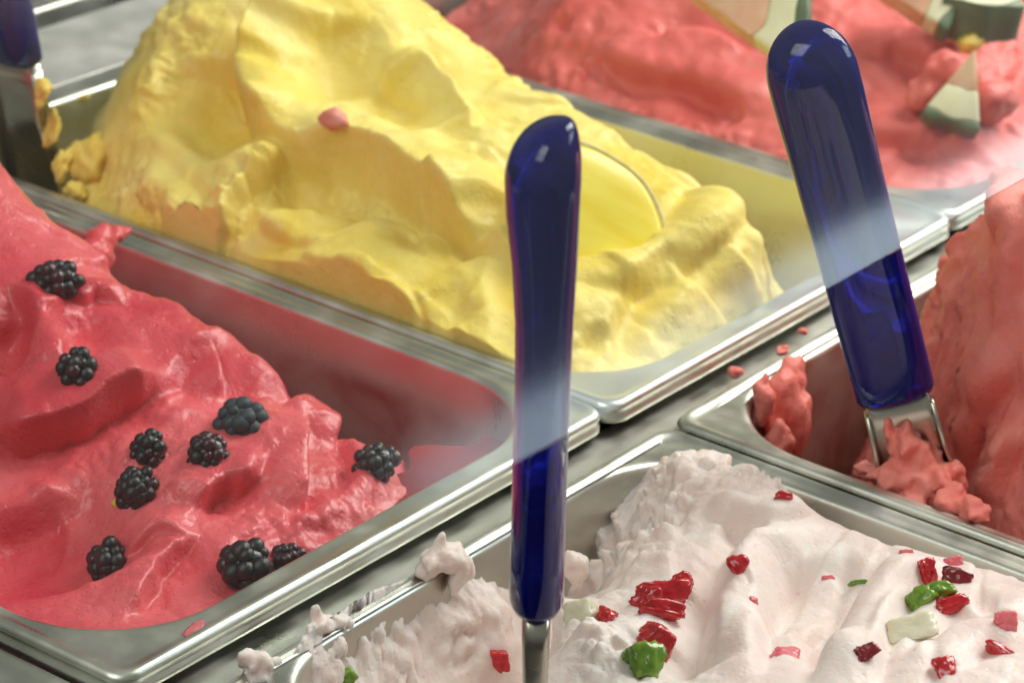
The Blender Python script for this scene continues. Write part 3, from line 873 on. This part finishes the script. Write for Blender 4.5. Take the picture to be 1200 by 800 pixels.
def dab(u, v, z, size, seed, label, rot=(0, 0, 0), tip=0.9):
    """soft dab pulled up into a small peak"""
    bm = bmesh.new(); bmesh.ops.create_icosphere(bm, subdivisions=5, radius=1.0)
    P = np.array([v.co[:] for v in bm.verts])
    d = 1 + 0.34 * fbm(P * 1.1 + seed * 3.3, 3) + 0.05 * billow(P * 3 + seed, 2)
    pk = np.array([[0.35, 0.1, 0.93], [-0.55, 0.2, 0.8], [0.8, -0.3, 0.3]]); pk /= np.linalg.norm(pk, axis=1)[:, None]
    for k, q in enumerate(pk):
        d += tip * (1.0, 0.45, 0.5)[k] * np.clip((P @ q - 0.72) / 0.28, 0, 1) ** 1.6
    P = P * d[:, None] * np.array(size)
    for vv, p_ in zip(bm.verts, P): vv.co = p_ * S
    o = bm_obj('gelato_lump', bm, MAT['white']); o.location = Vector(at(u, v, z)) * S; o.rotation_euler = rot
    return set_props(o, label, 'gelato lump')


def lump(u, v, z, size, mat, seed, label, rot=(0, 0, 0), amp=0.3, freq=1.6, sub=4, cat='gelato lump', group=None, name='gelato_lump'):
    p = at(u, v, z)
    return set_props(blob(name, p, size, MAT[mat], seed, rot, amp, freq, sub), label, cat, group)


def cluster(items, mat, voxel, label, name='gelato_lump', cat='gelato lump', group=None):
    """several soft blobs grown together into one torn lump: items (u, v, z, size, seed, rot, amp)"""
    big = bmesh.new(); base = Vector(at(*items[0][:3]))
    for (u, v, z, sz, seed, rot, amp) in items:
        b1 = blob_mesh(sz, seed, amp, 2.0, 4)
        m_ = Matrix.Translation((Vector(at(u, v, z)) - base) * S) @ Matrix.Rotation(rot[2], 4, 'Z') @ Matrix.Rotation(rot[1], 4, 'Y') @ Matrix.Rotation(rot[0], 4, 'X')
        b1.transform(m_)
        tmp = bpy.data.meshes.new('tmp'); b1.to_mesh(tmp); b1.free(); big.from_mesh(tmp); bpy.data.meshes.remove(tmp)
    o = bm_obj(name, big, MAT[mat]); o.location = base * S
    md = o.modifiers.new('remesh', 'REMESH'); md.mode = 'VOXEL'; md.voxel_size = voxel * S; md.use_smooth_shade = True
    sm = o.modifiers.new('smooth', 'SMOOTH'); sm.factor = 0.5; sm.iterations = 5
    return set_props(o, label, cat, group)


# white gelato spilled over the rear rim of its pan
cluster([(512, 655, -3, (7, 4, 4.5), 21, (0, 0, 0.2), .35), (530, 652, -3, (6, 4.5, 4.5), 22, (0, 0.3, 0.4), .35), (498, 668, -6, (4, 3, 3), 23, (0, 0, 0), .3), (515, 637, 2, (1.8, 1.8, 4.5), 24, (0.2, 0.2, 0), .3), (538, 668, -8, (4, 4, 7), 25, (0, 0, 0), .35)],
        'white', 0.7, 'white gelato dab folded over the steel rim, left of the middle spatula')
cluster([(376, 733, -6, (7, 3.2, 3.2), 26, (0, 0, 0.2), .35), (370, 722, -3, (1.8, 1.8, 4), 27, (0.1, -0.2, 0), .3), (395, 728, -7, (4, 3, 2), 28, (0, 0, 0), .3)],
        'white', 0.6, 'small white gelato tuft on the rim between the two bigger dabs')
cluster([(302, 786, -8, (6, 4.5, 6), 29, (0, -0.3, 0.3), .35), (288, 770, -4, (3.5, 2.5, 3), 30, (0, -0.5, 0), .3), (312, 800, -14, (7, 5, 7), 33, (0, 0, 0), .3)],
        'white', 0.7, 'white gelato dab on the rim near the bottom edge')
cluster([(673, 665, -8, (4, 4, 5), 34, (0, 0.2, 0), .35), (668, 655, -5, (3, 3, 3), 35, (0, 0, 0), .3)], 'white', 0.7, 'white gelato knob peeking out right of the blue handle')
cluster([(872, 562, 0, (6, 6, 5), 36, (0, 0, 0.6), .2), (884, 570, -2, (4, 5, 4), 37, (0, 0, 0.6), .2)], 'white', 0.8, 'round white gelato knob at the rear right of the white mound')
cluster([(800, 553, -6, (8, 6, 5), 38, (0, 0, 0.2), .4), (835, 548, -4, (8, 6, 5), 39, (0, 0, 0.2), .4), (785, 575, -12, (6, 5, 8), 40, (0, 0, 0), .4), (820, 565, -3, (8, 7, 6), 41, (0, 0, 0), .4)],
        'white', 0.8, 'crumbly white gelato ledge beside the bare steel wall')
# salmon left in the pan corner and crumbs on the flange
cluster([(925, 445, -9, (12, 4.5, 8), 31, (0, 0.2, 0.1), .28), (915, 475, -16, (11, 4.5, 12), 32, (0, 0.3, 0.1), .28), (895, 470, -8, (5, 4, 9), 33, (0, 0, 0.8), .35), (932, 495, -24, (8, 4.5, 12), 34, (0, 0, 0.1), .28), (912, 520, -24, (6, 5, 9), 35, (0, 0, 0.3), .35)],
        'salmon', 0.9, 'salmon gelato scrap stuck in the corner of the right pan')
lump(863, 436, -7, (3.0, 2.2, 1.8), 'salmon', 32, 'largest loose salmon crumb on the steel flange', amp=0.35, group='salmon crumbs on the flange', cat='crumb', name='gelato_crumb')
lump(917, 411, -7, (3.2, 2.0, 1.6), 'salmon', 33, 'salmon crumb at the edge of the right pan opening', amp=0.35, group='salmon crumbs on the flange', cat='crumb', name='gelato_crumb')
lump(941, 388, -7, (1.9, 1.6, 1.2), 'salmon', 34, 'tiny salmon crumb nearest the right blue handle', amp=0.3, group='salmon crumbs on the flange', cat='crumb', name='gelato_crumb')
lump(856, 456, -7, (1.6, 1.2, 0.8), 'salmon', 35, 'faint salmon crumb below the largest crumb on the flange', amp=0.3, group='salmon crumbs on the flange', cat='crumb', name='gelato_crumb')
# pink knob at the rear edge of the berry gelato
cluster([(118, 285, 12, (9, 6, 6), 41, (0, 0.2, 0.5), .2), (135, 275, 10, (6, 4, 3.5), 42, (0, 0.3, 0.5), .2), (112, 300, 12, (7, 6, 8), 43, (0, 0, 0), .2), (145, 272, 10, (3.5, 3, 2.5), 44, (0, 0, 0), .2)],
        'berry', 0.9, 'pink gelato flap sticking over the divider towards the yellow gelato')
lump(474, 505, -38, (7, 5, 9), 'berry', 42, 'red gelato smear on the inner wall behind the rightmost blackberry', (0.4, 0.3, 0.6), 0.3, 1.5)


# ------------------------------------------------------------------ blackberries
bm = bmesh.new(); bmesh.ops.create_icosphere(bm, subdivisions=2, radius=1.0)
DRUPE = bpy.data.meshes.new('drupelet'); bm.to_mesh(DRUPE); bm.free(); DRUPE.shade_smooth(); DRUPE.materials.append(MAT['blackberry'])
DRUPE_F = DRUPE.copy(); DRUPE_F.materials.clear(); DRUPE_F.materials.append(MAT['bloomberry'])
DRUPE_P = DRUPE.copy(); DRUPE_P.materials.clear()
MAT['drupe_purple'] = plain_mat('purple_drupelet', (0.022, 0.004, 0.008), (0.06, 0.008, 0.016), rough=0.2, coat=0.3, scale=300)
DRUPE_P.materials.append(MAT['drupe_purple'])
GB = 'blackberries on the pink gelato'


def blackberry(u, v, L, W, tilt, label, frosted=False, sink=0.42, seed=0, roll=0.0):
    rnd = random.Random(seed * 31 + 5)
    p, nrm = Be.place(u, v)
    # long axis lies in the picture plane at the given tilt; the berry is half sunk
    right = CR[:, 0]; up = CR[:, 1]
    ax = right * math.cos(tilt) + up * math.sin(tilt)
    ax = Vector(ax).normalized(); bk = Vector(CR[:, 2])
    ay = bk.cross(ax).normalized(); az = ax.cross(ay)
    d = Vector(ray(u, v)).normalized()
    c = Vector(p) - d * W * (0.5 - sink)
    root = empty('blackberry', c)
    set_props(root, label, 'blackberry', GB)
    root.rotation_euler = Matrix((ax, ay, az)).transposed().to_euler()
    bm = bmesh.new(); bmesh.ops.create_icosphere(bm, subdivisions=3, radius=1.0)
    for vv in bm.verts: vv.co = Vector((vv.co.x * L * 0.45, vv.co.y * W * 0.43, vv.co.z * W * 0.43)) * S
    bm_obj('core', bm, MAT['bloomberry' if frosted else 'blackberry'], root)
    me = DRUPE_F if frosted else DRUPE
    rows = 5 if L > W * 1.15 else 4
    r0 = W * 0.19
    for i in range(rows + 1):
        t = -1 + 2 * i / rows
        rad = math.sqrt(max(0.0, 1 - (t * 0.97) ** 2))
        k = max(1, int(round(rad * 2 * math.pi * W * 0.40 / (r0 * 1.7))))
        for j in range(k):
            a = 2 * math.pi * (j + 0.5 * (i % 2)) / k + rnd.uniform(-.25, .25)
            rr = r0 * rnd.uniform(0.74, 1.24)
            o = bpy.data.objects.new('drupelet', DRUPE_P if (not frosted and rnd.random() < 0.22) else me); COL.objects.link(o); o.parent = root
            o.location = Vector((t * L * 0.40 + rnd.uniform(-.3, .3), math.cos(a) * rad * W * 0.38, math.sin(a) * rad * W * 0.38)) * S
            o.scale = (rr * S * rnd.uniform(0.95, 1.15), rr * S, rr * S)
    return root


blackberry(64, 324, 18, 13, 0.05, 'glossy blackberry nearest the top left, highest on the pink gelato', seed=1)
blackberry(88, 428, 14, 12.5, 1.35, 'blackberry in the hollow at left, directly below the topmost one', seed=2)
blackberry(279, 487, 15.5, 14, 0.4, 'round blue-grey frosted blackberry, the palest of all', frosted=True, seed=3)
blackberry(243, 525, 13.5, 12.5, 0.8, 'small blackberry just below left of the blue-grey one', seed=4)
blackberry(176, 522, 12.5, 11.5, 1.2, 'upper of the two touching blackberries in the middle', seed=5)
blackberry(160, 565, 14.5, 12.5, 1.0, 'lower of the two touching blackberries, beside a yellow speck', seed=6)
blackberry(443, 537, 14.5, 13.5, 0.5, 'rightmost blackberry, down by the inner pan wall', frosted=False, seed=7, sink=0.2)
blackberry(126, 653, 15.5, 13, 1.55, 'shiny blackberry alone at the lower left', seed=8)
blackberry(293, 660, 16.5, 15.5, 0.9, 'big blackberry at the front edge of the pink gelato', seed=9)
blackberry(338, 648, 11, 10, 0.2, 'small blackberry touching the big one at the front rim', seed=10)


# ------------------------------------------------------------------ candied fruit and other bits
def chunk_mesh(size, seed, power=6.5):
    """rounded, slightly ragged polyhedron: cut by a jittered box and two extra planes"""
    rnd = random.Random(seed)
    bm = bmesh.new(); bmesh.ops.create_icosphere(bm, subdivisions=4, radius=1.0)
    P = np.array([v.co[:] for v in bm.verts])
    planes = []
    for ax in range(3):
        for sg in (-1, 1):
            v = np.array([rnd.uniform(-.28, .28) for _ in range(3)]); v[ax] = sg
            planes.append(v / np.linalg.norm(v) / rnd.uniform(0.82, 1.05))
    for _ in range(3):
        v = np.array([rnd.gauss(0, 1) for _ in range(3)]); planes.append(v / np.linalg.norm(v) / rnd.uniform(0.9, 1.15))
    pl = np.array(planes)
    r = 1 / ((np.maximum(P @ pl.T, 0) ** power).sum(1) ** (1 / power))
    P = P * r[:, None]
    P = P * (1 + 0.16 * fbm(P * 1.6 + seed, 3) + 0.07 * billow(P * 3.2 + seed, 2))[:, None]
    for v, p_ in zip(bm.verts, P): v.co = Vector((p_[0] * size[0], p_[1] * size[1], p_[2] * size[2] * 1.2)) * S
    return bm


def face_camera(nrm, spin, lean=0.5):
    """local z between the surface normal and the direction to the camera, x turned by spin in the picture"""
    z = (Vector(nrm) * (1 - lean) + Vector(CR[:, 2]) * lean).normalized()
    x = Vector(CR[:, 0] * math.cos(spin) + CR[:, 1] * math.sin(spin))
    x = (x - z * x.dot(z)).normalized(); y = z.cross(x)
    return Matrix((x, y, z)).transposed()


def fruit(sc, u, v, size, spin, mat, label, seed, name='candied_fruit', cat='candied fruit', group='candied fruit pieces on the white gelato', raise_=0.3, lean=0.5, bm=None, smooth=False):
    p, nrm = sc.place(u, v)
    o = bm_obj(name, bm or chunk_mesh(size, seed), MAT[mat], smooth=True)
    m_ = face_camera(nrm, spin, lean).to_4x4()
    m_.translation = (Vector(p) + Vector(nrm) * size[2] * (raise_ - 0.3)) * S
    o.matrix_world = m_
    return set_props(o, label, cat, group)


def heart_mesh(r):
    bm = bmesh.new(); bmesh.ops.create_icosphere(bm, subdivisions=4, radius=1.0)
    for v in bm.verts:
        x, y, z = v.co
        yy = y * 1.0 + 0.42 * abs(x) * (1 - 0.25 * y) - 0.15
        xx = x * (1.0 if y > 0 else 1 + 0.35 * y)
        n_ = 1 + 0.04 * math.sin(9 * x + 5 * y) 
        v.co = Vector((xx * r, yy * r, z * r * 0.62)) * S * n_
    return bm


fruit(Wh, 776, 690, (7.5, 4.0, 3.5), 0.25, 'cherry', 'largest red candied cherry piece, right of the middle spatula', 3, raise_=0.5)
fruit(Wh, 800, 682, (4.0, 3.6, 3.2), 0.9, 'cherry', 'ragged red cherry end leaning up on the largest piece', 5, raise_=0.6)
fruit(Wh, 758, 700, (3.6, 3.4, 3.0), -0.5, 'cherry', 'red cherry corner under the left end of the largest piece', 8, raise_=0.5)
fruit(Wh, 778, 712, (7.0, 2.6, 3.0), -0.1, 'cherry', 'flat red cherry strip below the largest piece', 12, raise_=0.5)
fruit(Wh, 771, 748, (6.2, 4.6, 3.6), -0.6, 'cherry', 'red cherry piece directly above the green piece by the spatula', 17, raise_=0.5)
fruit(Wh, 862, 657, (3.9, 3.9, 2.6), 0.1, 'cherry', 'heart-shaped red cherry piece on the smooth white slope', 0, bm=heart_mesh(3.7), smooth=True, raise_=0.5, lean=0.7)
fruit(Wh, 706, 718, (3.0, 2.8, 2.2), 1.2, 'cherry', 'small red cherry piece nearest the handle on its right', 23)
fruit(Wh, 592, 772, (2.6, 3.4, 2.2), 0.2, 'cherry', 'red cherry piece left of the spatula blade', 29)
fruit(Wh, 760, 777, (4.4, 5.4, 3.2), 0.1, 'green', 'green candied piece standing at the bottom, right of the spatula', 31, raise_=0.5)
fruit(Wh, 744, 765, (2.4, 2.0, 1.8), 0.6, 'green', 'green candied corner left of the standing green piece', 33, raise_=0.5)
fruit(Wh, 414, 792, (3.0, 2.6, 2.0), 0.6, 'green', 'olive green candied bit at the bottom edge, left', 37)
fruit(Wh, 680, 712, (5.0, 4.4, 3.0), 0.2, 'pear', 'pale translucent fruit piece just right of the handle end', 41, raise_=0.1)
fruit(Wh, 1090, 668, (3.0, 4.0, 2.4), 0.15, 'cherry', 'upright red cherry piece at the top of the garnish cluster', 43, raise_=0.6)
fruit(Wh, 1117, 672, (4.6, 2.4, 2.2), -0.45, 'cherry_dark', 'dark red cherry strip behind the green leaf-like piece', 47, raise_=0.6)
fruit(Wh, 1116, 702, (5.4, 2.8, 2.4), 0.3, 'cherry', 'long red cherry piece below the green pieces of the cluster', 53, raise_=0.6)
fruit(Wh, 1103, 688, (4.8, 2.6, 1.8), 0.1, 'green', 'flat light green piece in the middle of the garnish cluster', 59, raise_=1.2)
fruit(Wh, 1077, 698, (4.6, 3.6, 2.8), 0.7, 'green', 'deep green piece at the left of the garnish cluster', 61, raise_=0.6)
fruit(Wh, 1062, 732, (8.0, 4.2, 2.2), 0.25, 'pear', 'big pale fruit flake below the garnish cluster', 67, raise_=0.4)
fruit(Wh, 1181, 722, (3.2, 3.2, 1.6), 0.1, 'cherry_pink', 'square coral fruit dice near the right edge', 71, raise_=0.5)
fruit(Wh, 1170, 757, (5.0, 1.8, 1.6), -0.75, 'cherry', 'slim slanted red fruit piece at the lower right', 73, raise_=0.5)
fruit(Wh, 1110, 774, (3.2, 3.6, 2.0), 0.35, 'cherry', 'red fruit dice at the bottom, right of centre', 79, raise_=0.4)
fruit(Wh, 1016, 757, (3.4, 2.2, 2.0), 0.5, 'cherry_dark', 'dark red piece half buried in the left fold', 83, raise_=0.1)
fruit(Wh, 922, 757, (4.0, 3.2, 1.2), 0.2, 'cherry_pink', 'flat pink fruit patch in the smooth hollow', 89, raise_=-0.1, lean=0.2)
fruit(Wh, 922, 575, (2.8, 1.6, 1.6), -0.1, 'cherry', 'small red bit on the rear crest of the white mound', 97, raise_=0.3)
fruit(Wh, 1120, 646, (3.4, 1.8, 1.4), 0.1, 'cherry_pink', 'pale pink bit at the right rear crest', 101, raise_=-0.1)
fruit(Wh, 1062, 639, (2.2, 1.0, 1.0), -0.2, 'cherry_pink', 'thin pink fleck beside the right rear crest', 103, raise_=0.0)
fruit(Wh, 1006, 674, (3.2, 0.8, 0.8), 0.05, 'green', 'thin green sliver on the smooth white slope', 107, raise_=0.0)
fruit(Wh, 970, 669, (2.2, 0.8, 0.8), 0.0, 'cherry_pink', 'thin pink sliver left of the green sliver', 109, raise_=-0.1)
fruit(Wh, 888, 697, (1.6, 1.4, 0.9), 0.0, 'cherry_pink', 'tiny pink fleck left of the bowl in the white gelato', 113, raise_=-0.1)
fruit(Yl, 388, 135, (6.5, 4.6, 4.0), -0.5, 'pinkbit', 'pink fruit bit on the ledge of the yellow gelato', 0, bm=blob_mesh((6.0, 4.2, 4.2), 51, 0.25, 1.5, 3), smooth=True, group=None, raise_=0.4, name='fruit_bit', cat='fruit bit')
fruit(Be, 133, 583, (2.4, 1.8, 1.6), 0.0, 'yellowbit', 'tiny yellow speck beside the touching blackberries', 0, bm=blob_mesh((2.2, 1.7, 1.5), 52, 0.25, 1.5, 2), smooth=True, group=None, raise_=0.2, name='fruit_bit', cat='fruit bit')


# ------------------------------------------------------------------ fruit slice in the yellow gelato
p, nrm = Yl.place(688, 246)
c = Vector(p) - Vector(ray(688, 246)).normalized() * 9 + Vector((0, 0, 1))
root = empty('fruit_slice', c)
z = (Vector(CR[:, 2]) * 0.75 + Vector((0.15, -0.3, 0.45))).normalized()
x = Vector(CR[:, 0] * math.cos(-0.42) + CR[:, 1] * math.sin(-0.42)); x = (x - z * x.dot(z)).normalized(); y = z.cross(x)
root.rotation_euler = Matrix((x, y, z)).transposed().to_euler()
set_props(root, 'round yellow fruit slice with a pale skin behind the middle handle', 'fruit slice')


def lens(name, prof, mat, parent, n_=56, ys=0.86):
    V, F = [], []
    for i in range(n_):
        a = 2 * math.pi * i / n_
        wob = 1 + 0.02 * math.sin(3 * a + 1) + 0.012 * math.sin(7 * a)
        for r, zt in prof: V.append(Vector((r * wob * math.cos(a), r * wob * ys * math.sin(a), zt)) * S)
    k = len(prof)
    for i in range(n_):
        for j in range(k - 1):
            F.append((i * k + j, ((i + 1) % n_) * k + j, ((i + 1) % n_) * k + j + 1, i * k + j + 1))
    return mesh_obj(name, V, F, mat, parent)


lens('flesh', [(0.01, 2.6), (6, 2.5), (14, 2.3), (22, 1.8), (27, 1.2), (29.5, 0.5), (30, -4)], MAT['mango'], root)
lens('skin', [(29.3, 0.5), (30.0, 0.9), (31.0, 0.6), (31.5, -0.4), (31.4, -4)], MAT['mango_skin'], root)


# ------------------------------------------------------------------ melon slices in the coral gelato
def melon_slice(u, v, zc, spin, R, ang, th, label, yaw=0.0, flesh='melon_flesh', pitch=0.6, split=0.72):
    c = at(u, v, zc)
    root = empty('melon_slice', c)
    zz = (Vector(CR[:, 2]) * pitch + Vector((0, 0, 1 - pitch)) + Vector(CR[:, 0]) * yaw).normalized()
    xx = Vector(CR[:, 0] * math.cos(spin) + CR[:, 1] * math.sin(spin)); xx = (xx - zz * xx.dot(zz)).normalized(); yy = zz.cross(xx)
    root.rotation_euler = Matrix((xx, yy, zz)).transposed().to_euler()
    set_props(root, label, 'melon slice', 'melon slices in the coral gelato')

    def sector(name, r0, r1, mat):
        n_ = 14; V = []; F = []
        for i in range(n_ + 1):
            a = -ang / 2 + ang * i / n_
            for r in (r0, r1):
                for zt in (-th, th):
                    # rind side points along -y; origin moved to the middle of the slice
                    rw = r * (1 + 0.025 * math.sin(5 * a + R) + 0.02 * math.sin(13 * a + r))
                    V.append(Vector((rw * math.sin(a), -rw * math.cos(a) + R * 0.55, zt * (1 + 0.12 * math.sin(4 * a + r)))) * S)
        for i in range(n_):
            o = i * 4; q = o + 4
            F += [(o + 2, q + 2, q + 3, o + 3), (o, o + 1, q + 1, q), (o + 1, o + 3, q + 3, q + 1), (o, q, q + 2, o + 2)]
        F += [(0, 2, 3, 1), (n_ * 4, n_ * 4 + 1, n_ * 4 + 3, n_ * 4 + 2)]
        o = mesh_obj(name, V, F, mat, root, smooth=True)
        bv = o.modifiers.new('bevel', 'BEVEL'); bv.width = 1.4 * S; bv.segments = 3; bv.limit_method = 'ANGLE'; bv.angle_limit = math.radians(50)
        return o
    sector('flesh', 1.0, R * split, MAT[flesh])
    sector('pale_rind', R * split, R * 0.92, MAT['melon_pale'])
    sector('green_skin', R * 0.92, R, MAT['melon_rind'])
    return root


melon_slice(1124, 112, 27, -0.35, 36, 0.72, 6, 'melon slice standing in the coral gelato at right, dark green skin down', split=0.52, pitch=0.75)
melon_slice(880, 0, 62, 1.35, 60, 0.9, 6, 'melon slice cut by the top edge of the picture, behind the right handle', yaw=-0.2)
melon_slice(1075, -5, 52, 1.3, 44, 0.8, 6, 'pale melon slice at the top, left of the dark green one', flesh='melon_flesh')
melon_slice(1140, 8, 46, 0.25, 40, 1.0, 9, 'melon slice with its dark green skin turned to the viewer, top right', yaw=0.1, flesh='melon_yellow', pitch=0.1)


cluster([(1112, 82, 30, (16, 10, 9), 93, (0, 0.3, 0.2), .25), (1145, 95, 26, (14, 9, 10), 94, (0, -0.3, 0.4), .25), (1165, 120, 20, (12, 9, 10), 95, (0, 0, 0), .25), (1085, 110, 22, (10, 8, 8), 96, (0, 0, 0), .25)],
        'melon', 1.4, 'coral gelato swirl around the standing melon slice')
lump(1138, 50, 34, (12, 6, 6), 'yellowbit', 91, 'orange-yellow fruit piece under the dark green melon skin, top right', (0, 0.2, 0.3), 0.25, 1.2, 3, cat='fruit bit', name='fruit_bit')

# ------------------------------------------------------------------ spatulas
def loft(sections, name, mat, parent, n_=40, power=2.4, cap=True):
    """sections: (t along axis, offset x, half width x, half width y, offset y); axis = local z"""
    V, F = [], []
    for (t, ox, a, b_, oy) in sections:
        for i in range(n_):
            th = 2 * math.pi * i / n_
            cx = abs(math.cos(th)) ** (2 / power) * math.copysign(1, math.cos(th)); sy = abs(math.sin(th)) ** (2 / power) * math.copysign(1, math.sin(th))
            V.append(Vector((ox + a * cx, oy + b_ * sy, t)) * S)
    for k in range(len(sections) - 1):
        for i in range(n_):
            a_, b2 = k * n_ + i, k * n_ + (i + 1) % n_
            F.append((a_, b2, b2 + n_, a_ + n_))
    if cap:
        F.append(tuple(range(n_))[::-1]); F.append(tuple(range((len(sections) - 1) * n_, len(sections) * n_)))
    return mesh_obj(name, V, F, mat, parent)


def spatula(base, top, wide_dir, label, blade_len=120, blade_w=26.0, flip=1, trough=True):
    """base, top: ends of the handle; wide_dir: direction of the broad side; local y = narrow side"""
    base = Vector(base); top = Vector(top)
    zz = (top - base).normalized(); Lh = (top - base).length
    xx = Vector(wide_dir); xx = (xx - zz * xx.dot(zz)).normalized(); yy = zz.cross(xx)
    root = empty('gelato_spatula', base)
    root.rotation_euler = Matrix((xx, yy, zz)).transposed().to_euler()
    set_props(root, label, 'spatula', 'gelato spatulas with blue handles')
    key = [(0.00, 12.6, 7.0, 0.0), (0.012, 13.4, 7.6, 0.0), (0.10, 13.5, 7.5, 0.0), (0.30, 13.6, 7.4, 0.15), (0.45, 13.8, 7.4, 0.5), (0.60, 14.1, 7.8, 0.6),
           (0.72, 14.4, 8.7, 0.3), (0.82, 14.7, 9.7, -0.4), (0.88, 14.6, 10.0, -0.5)]
    sec = [(t * Lh, 0.0, a, b_, oy * flip) for t, a, b_, oy in key]
    # rounded, slanted head: broad side half round, narrow side leaning to one flank
    for i in range(1, 13):
        q = i / 12 * math.pi / 2
        sn, cs = math.sin(q), math.cos(q)
        sec.append(((0.88 + 0.12 * sn) * Lh, 0.0, max(14.6 * cs ** 0.9, 0.3), max(10.0 * cs ** 0.85, 0.3), flip * (-0.5 + 5.6 * (1 - cs) ** 1.0)))
    h = loft(sec, 'handle', MAT['acrylic'], root, n_=44, power=2.1)
    # steel tang cast into the acrylic
    loft([(-6, 0, 4.2, 1.3, 0), (30, 0, 4.0, 1.3, 0), (34, 0, 3.0, 1.0, 0)], 'tang', MAT['blade'], root, n_=16, power=5)
    # blade: flat trough that widens towards its end
    bl = [(-blade_len, 0, blade_w * 0.50, 1.0, 0), (-blade_len + 3, 0, blade_w * 0.54, 1.2, 0), (-blade_len * 0.7, 0, blade_w * 0.5, 1.6, 0), (-30, 0, blade_w * 0.44, 3.4, 0), (-10, 0, 11.2, 3.9, 0), (-0.5, 0, 10.6, 3.9, 0)]
    bo = loft(bl, 'blade', MAT['blade'], root, n_=40, power=5)
    for sd_ in (-1, 1) if trough else ():                                     # raised side edges of the trough
        loft([(-blade_len + 1, sd_ * blade_w * 0.52, 0.7, 1.0, -1.5), (-blade_len * 0.6, sd_ * blade_w * 0.5, 0.8, 3.2, -3.0), (-20, sd_ * blade_w * 0.43, 0.9, 4.2, -3.4), (-4, sd_ * 11.0, 0.9, 3.0, -1.0)], 'blade_edge', MAT['blade'], root, n_=14, power=4)
    return root


def point(u, v, z):
    return Vector(at(u, v, z))


VR = Vector(CR[:, 0])
VB = Vector((CR[0, 2], CR[1, 2], 0)).normalized()
VRh = Vector((VR.x, VR.y, 0)).normalized()
# middle one: narrow side to the viewer
spatula(point(629, 702, 40), point(640, 139, 181), VB * 0.92 + VRh * 0.0, 'blue handled spatula standing upright in the white gelato, nearest the viewer', 110, 24, flip=1, trough=False)
# right one: broad side to the viewer, leaning left
spatula(point(1050, 463, 20), point(938, 33, 150), VR, 'blue handled spatula leaning in the salmon gelato at right', 62, 27, flip=1)
# far left one, its handle cut by the corner
spatula(point(16, 66, 46), point(-60, -300, 178), VR * 0.85 + VB * 0.5, 'blue handled spatula in the yellow pan, cut by the top left corner', 78, 27)

# gelato sticking to the right and the far left blade
cluster([(1050, 492, 9, (9, 5, 7), 61, (0, 0, 0.2), .35), (1066, 515, 4, (10, 6, 8), 62, (0, 0.3, 0.2), .4), (1058, 545, -4, (10, 6, 7), 63, (0, 0, 0.2), .4),
         (1085, 540, -2, (8, 6, 8), 64, (0, 0, 0), .4), (1095, 568, -8, (9, 7, 7), 65, (0, 0.2, 0.5), .45), (1040, 562, -10, (8, 5, 4.5), 66, (0, 0.3, 0.1), .4), (1018, 552, -10, (6, 4, 3), 67, (0, 0.3, 0.1), .4),
         (1120, 590, -7, (7, 6, 5), 68, (0, 0, 0.5), .45), (1140, 600, -6, (5.5, 5, 4.5), 69, (0, 0, 0.5), .45), (1118, 560, -6, (5, 4, 6), 70, (0, 0, 0.5), .4), (1070, 580, -12, (9, 6, 4), 71, (0, 0, 0.5), .4)],
        'salmon', 0.8, 'salmon gelato caked on the blade of the right spatula, spilling over the divider')
for k, (u, v, z, sz, lab) in enumerate([
        (50, 108, 36, (3, 3, 6), 'yellow gelato streak high on the far left blade'),
        (60, 150, 18, (2.5, 3, 8), 'yellow gelato streak along the edge of the far left blade'),
        (72, 195, 4, (4, 4, 6), 'yellow gelato dab at the middle of the far left blade'),
        (88, 228, -4, (6, 5, 5), 'yellow gelato dab at the foot of the far left blade'),
        (108, 190, 4, (10, 9, 12), 'yellow gelato knob left of the big yellow mound'),
        (98, 115, 0, (3, 2, 1), 'yellow gelato stain on the rear flange beside the far left blade')]):
    lump(u, v, z, sz, 'yellow', 71 + k, lab, (0.2 * k, 0.3, 0.5 * k), 0.35, 1.7)

# smears on the pan flange
lump(226, 736, -0.3, (4.5, 2.0, 0.25), 'cherry_pink', 81, 'faint pink smear on the front flange of the pink gelato pan', (0, 0, 0.2), 0.4, 1.8, 3, cat='smear', name='gelato_smear')

# ------------------------------------------------------------------ tilted glass guard above the front pans
gy, gz, th = -170.0, 150.0, 4.0
s = Vector((0, math.sin(math.radians(45)), math.cos(math.radians(45))))
nn = Vector((0, -s.z, s.y))
bm = bmesh.new()
vs = []
for xx_ in (-640, 420):
    for t_ in (0, 330):
        for k_ in (0, 1):
            p_ = Vector((xx_, gy, gz)) + s * t_ - nn * th * k_
            vs.append(bm.verts.new(p_ * S))
for f in ((0, 1, 3, 2), (4, 6, 7, 5), (0, 4, 5, 1), (2, 3, 7, 6), (0, 2, 6, 4), (1, 5, 7, 3)):
    bm.faces.new([vs[i] for i in f])
bmesh.ops.recalc_face_normals(bm, faces=bm.faces)
pane = bm_obj('glass_guard', bm, MAT['glass'], smooth=False)
set_props(pane, 'clear tilted glass guard whose lower edge crosses the blue handles', 'glass pane')
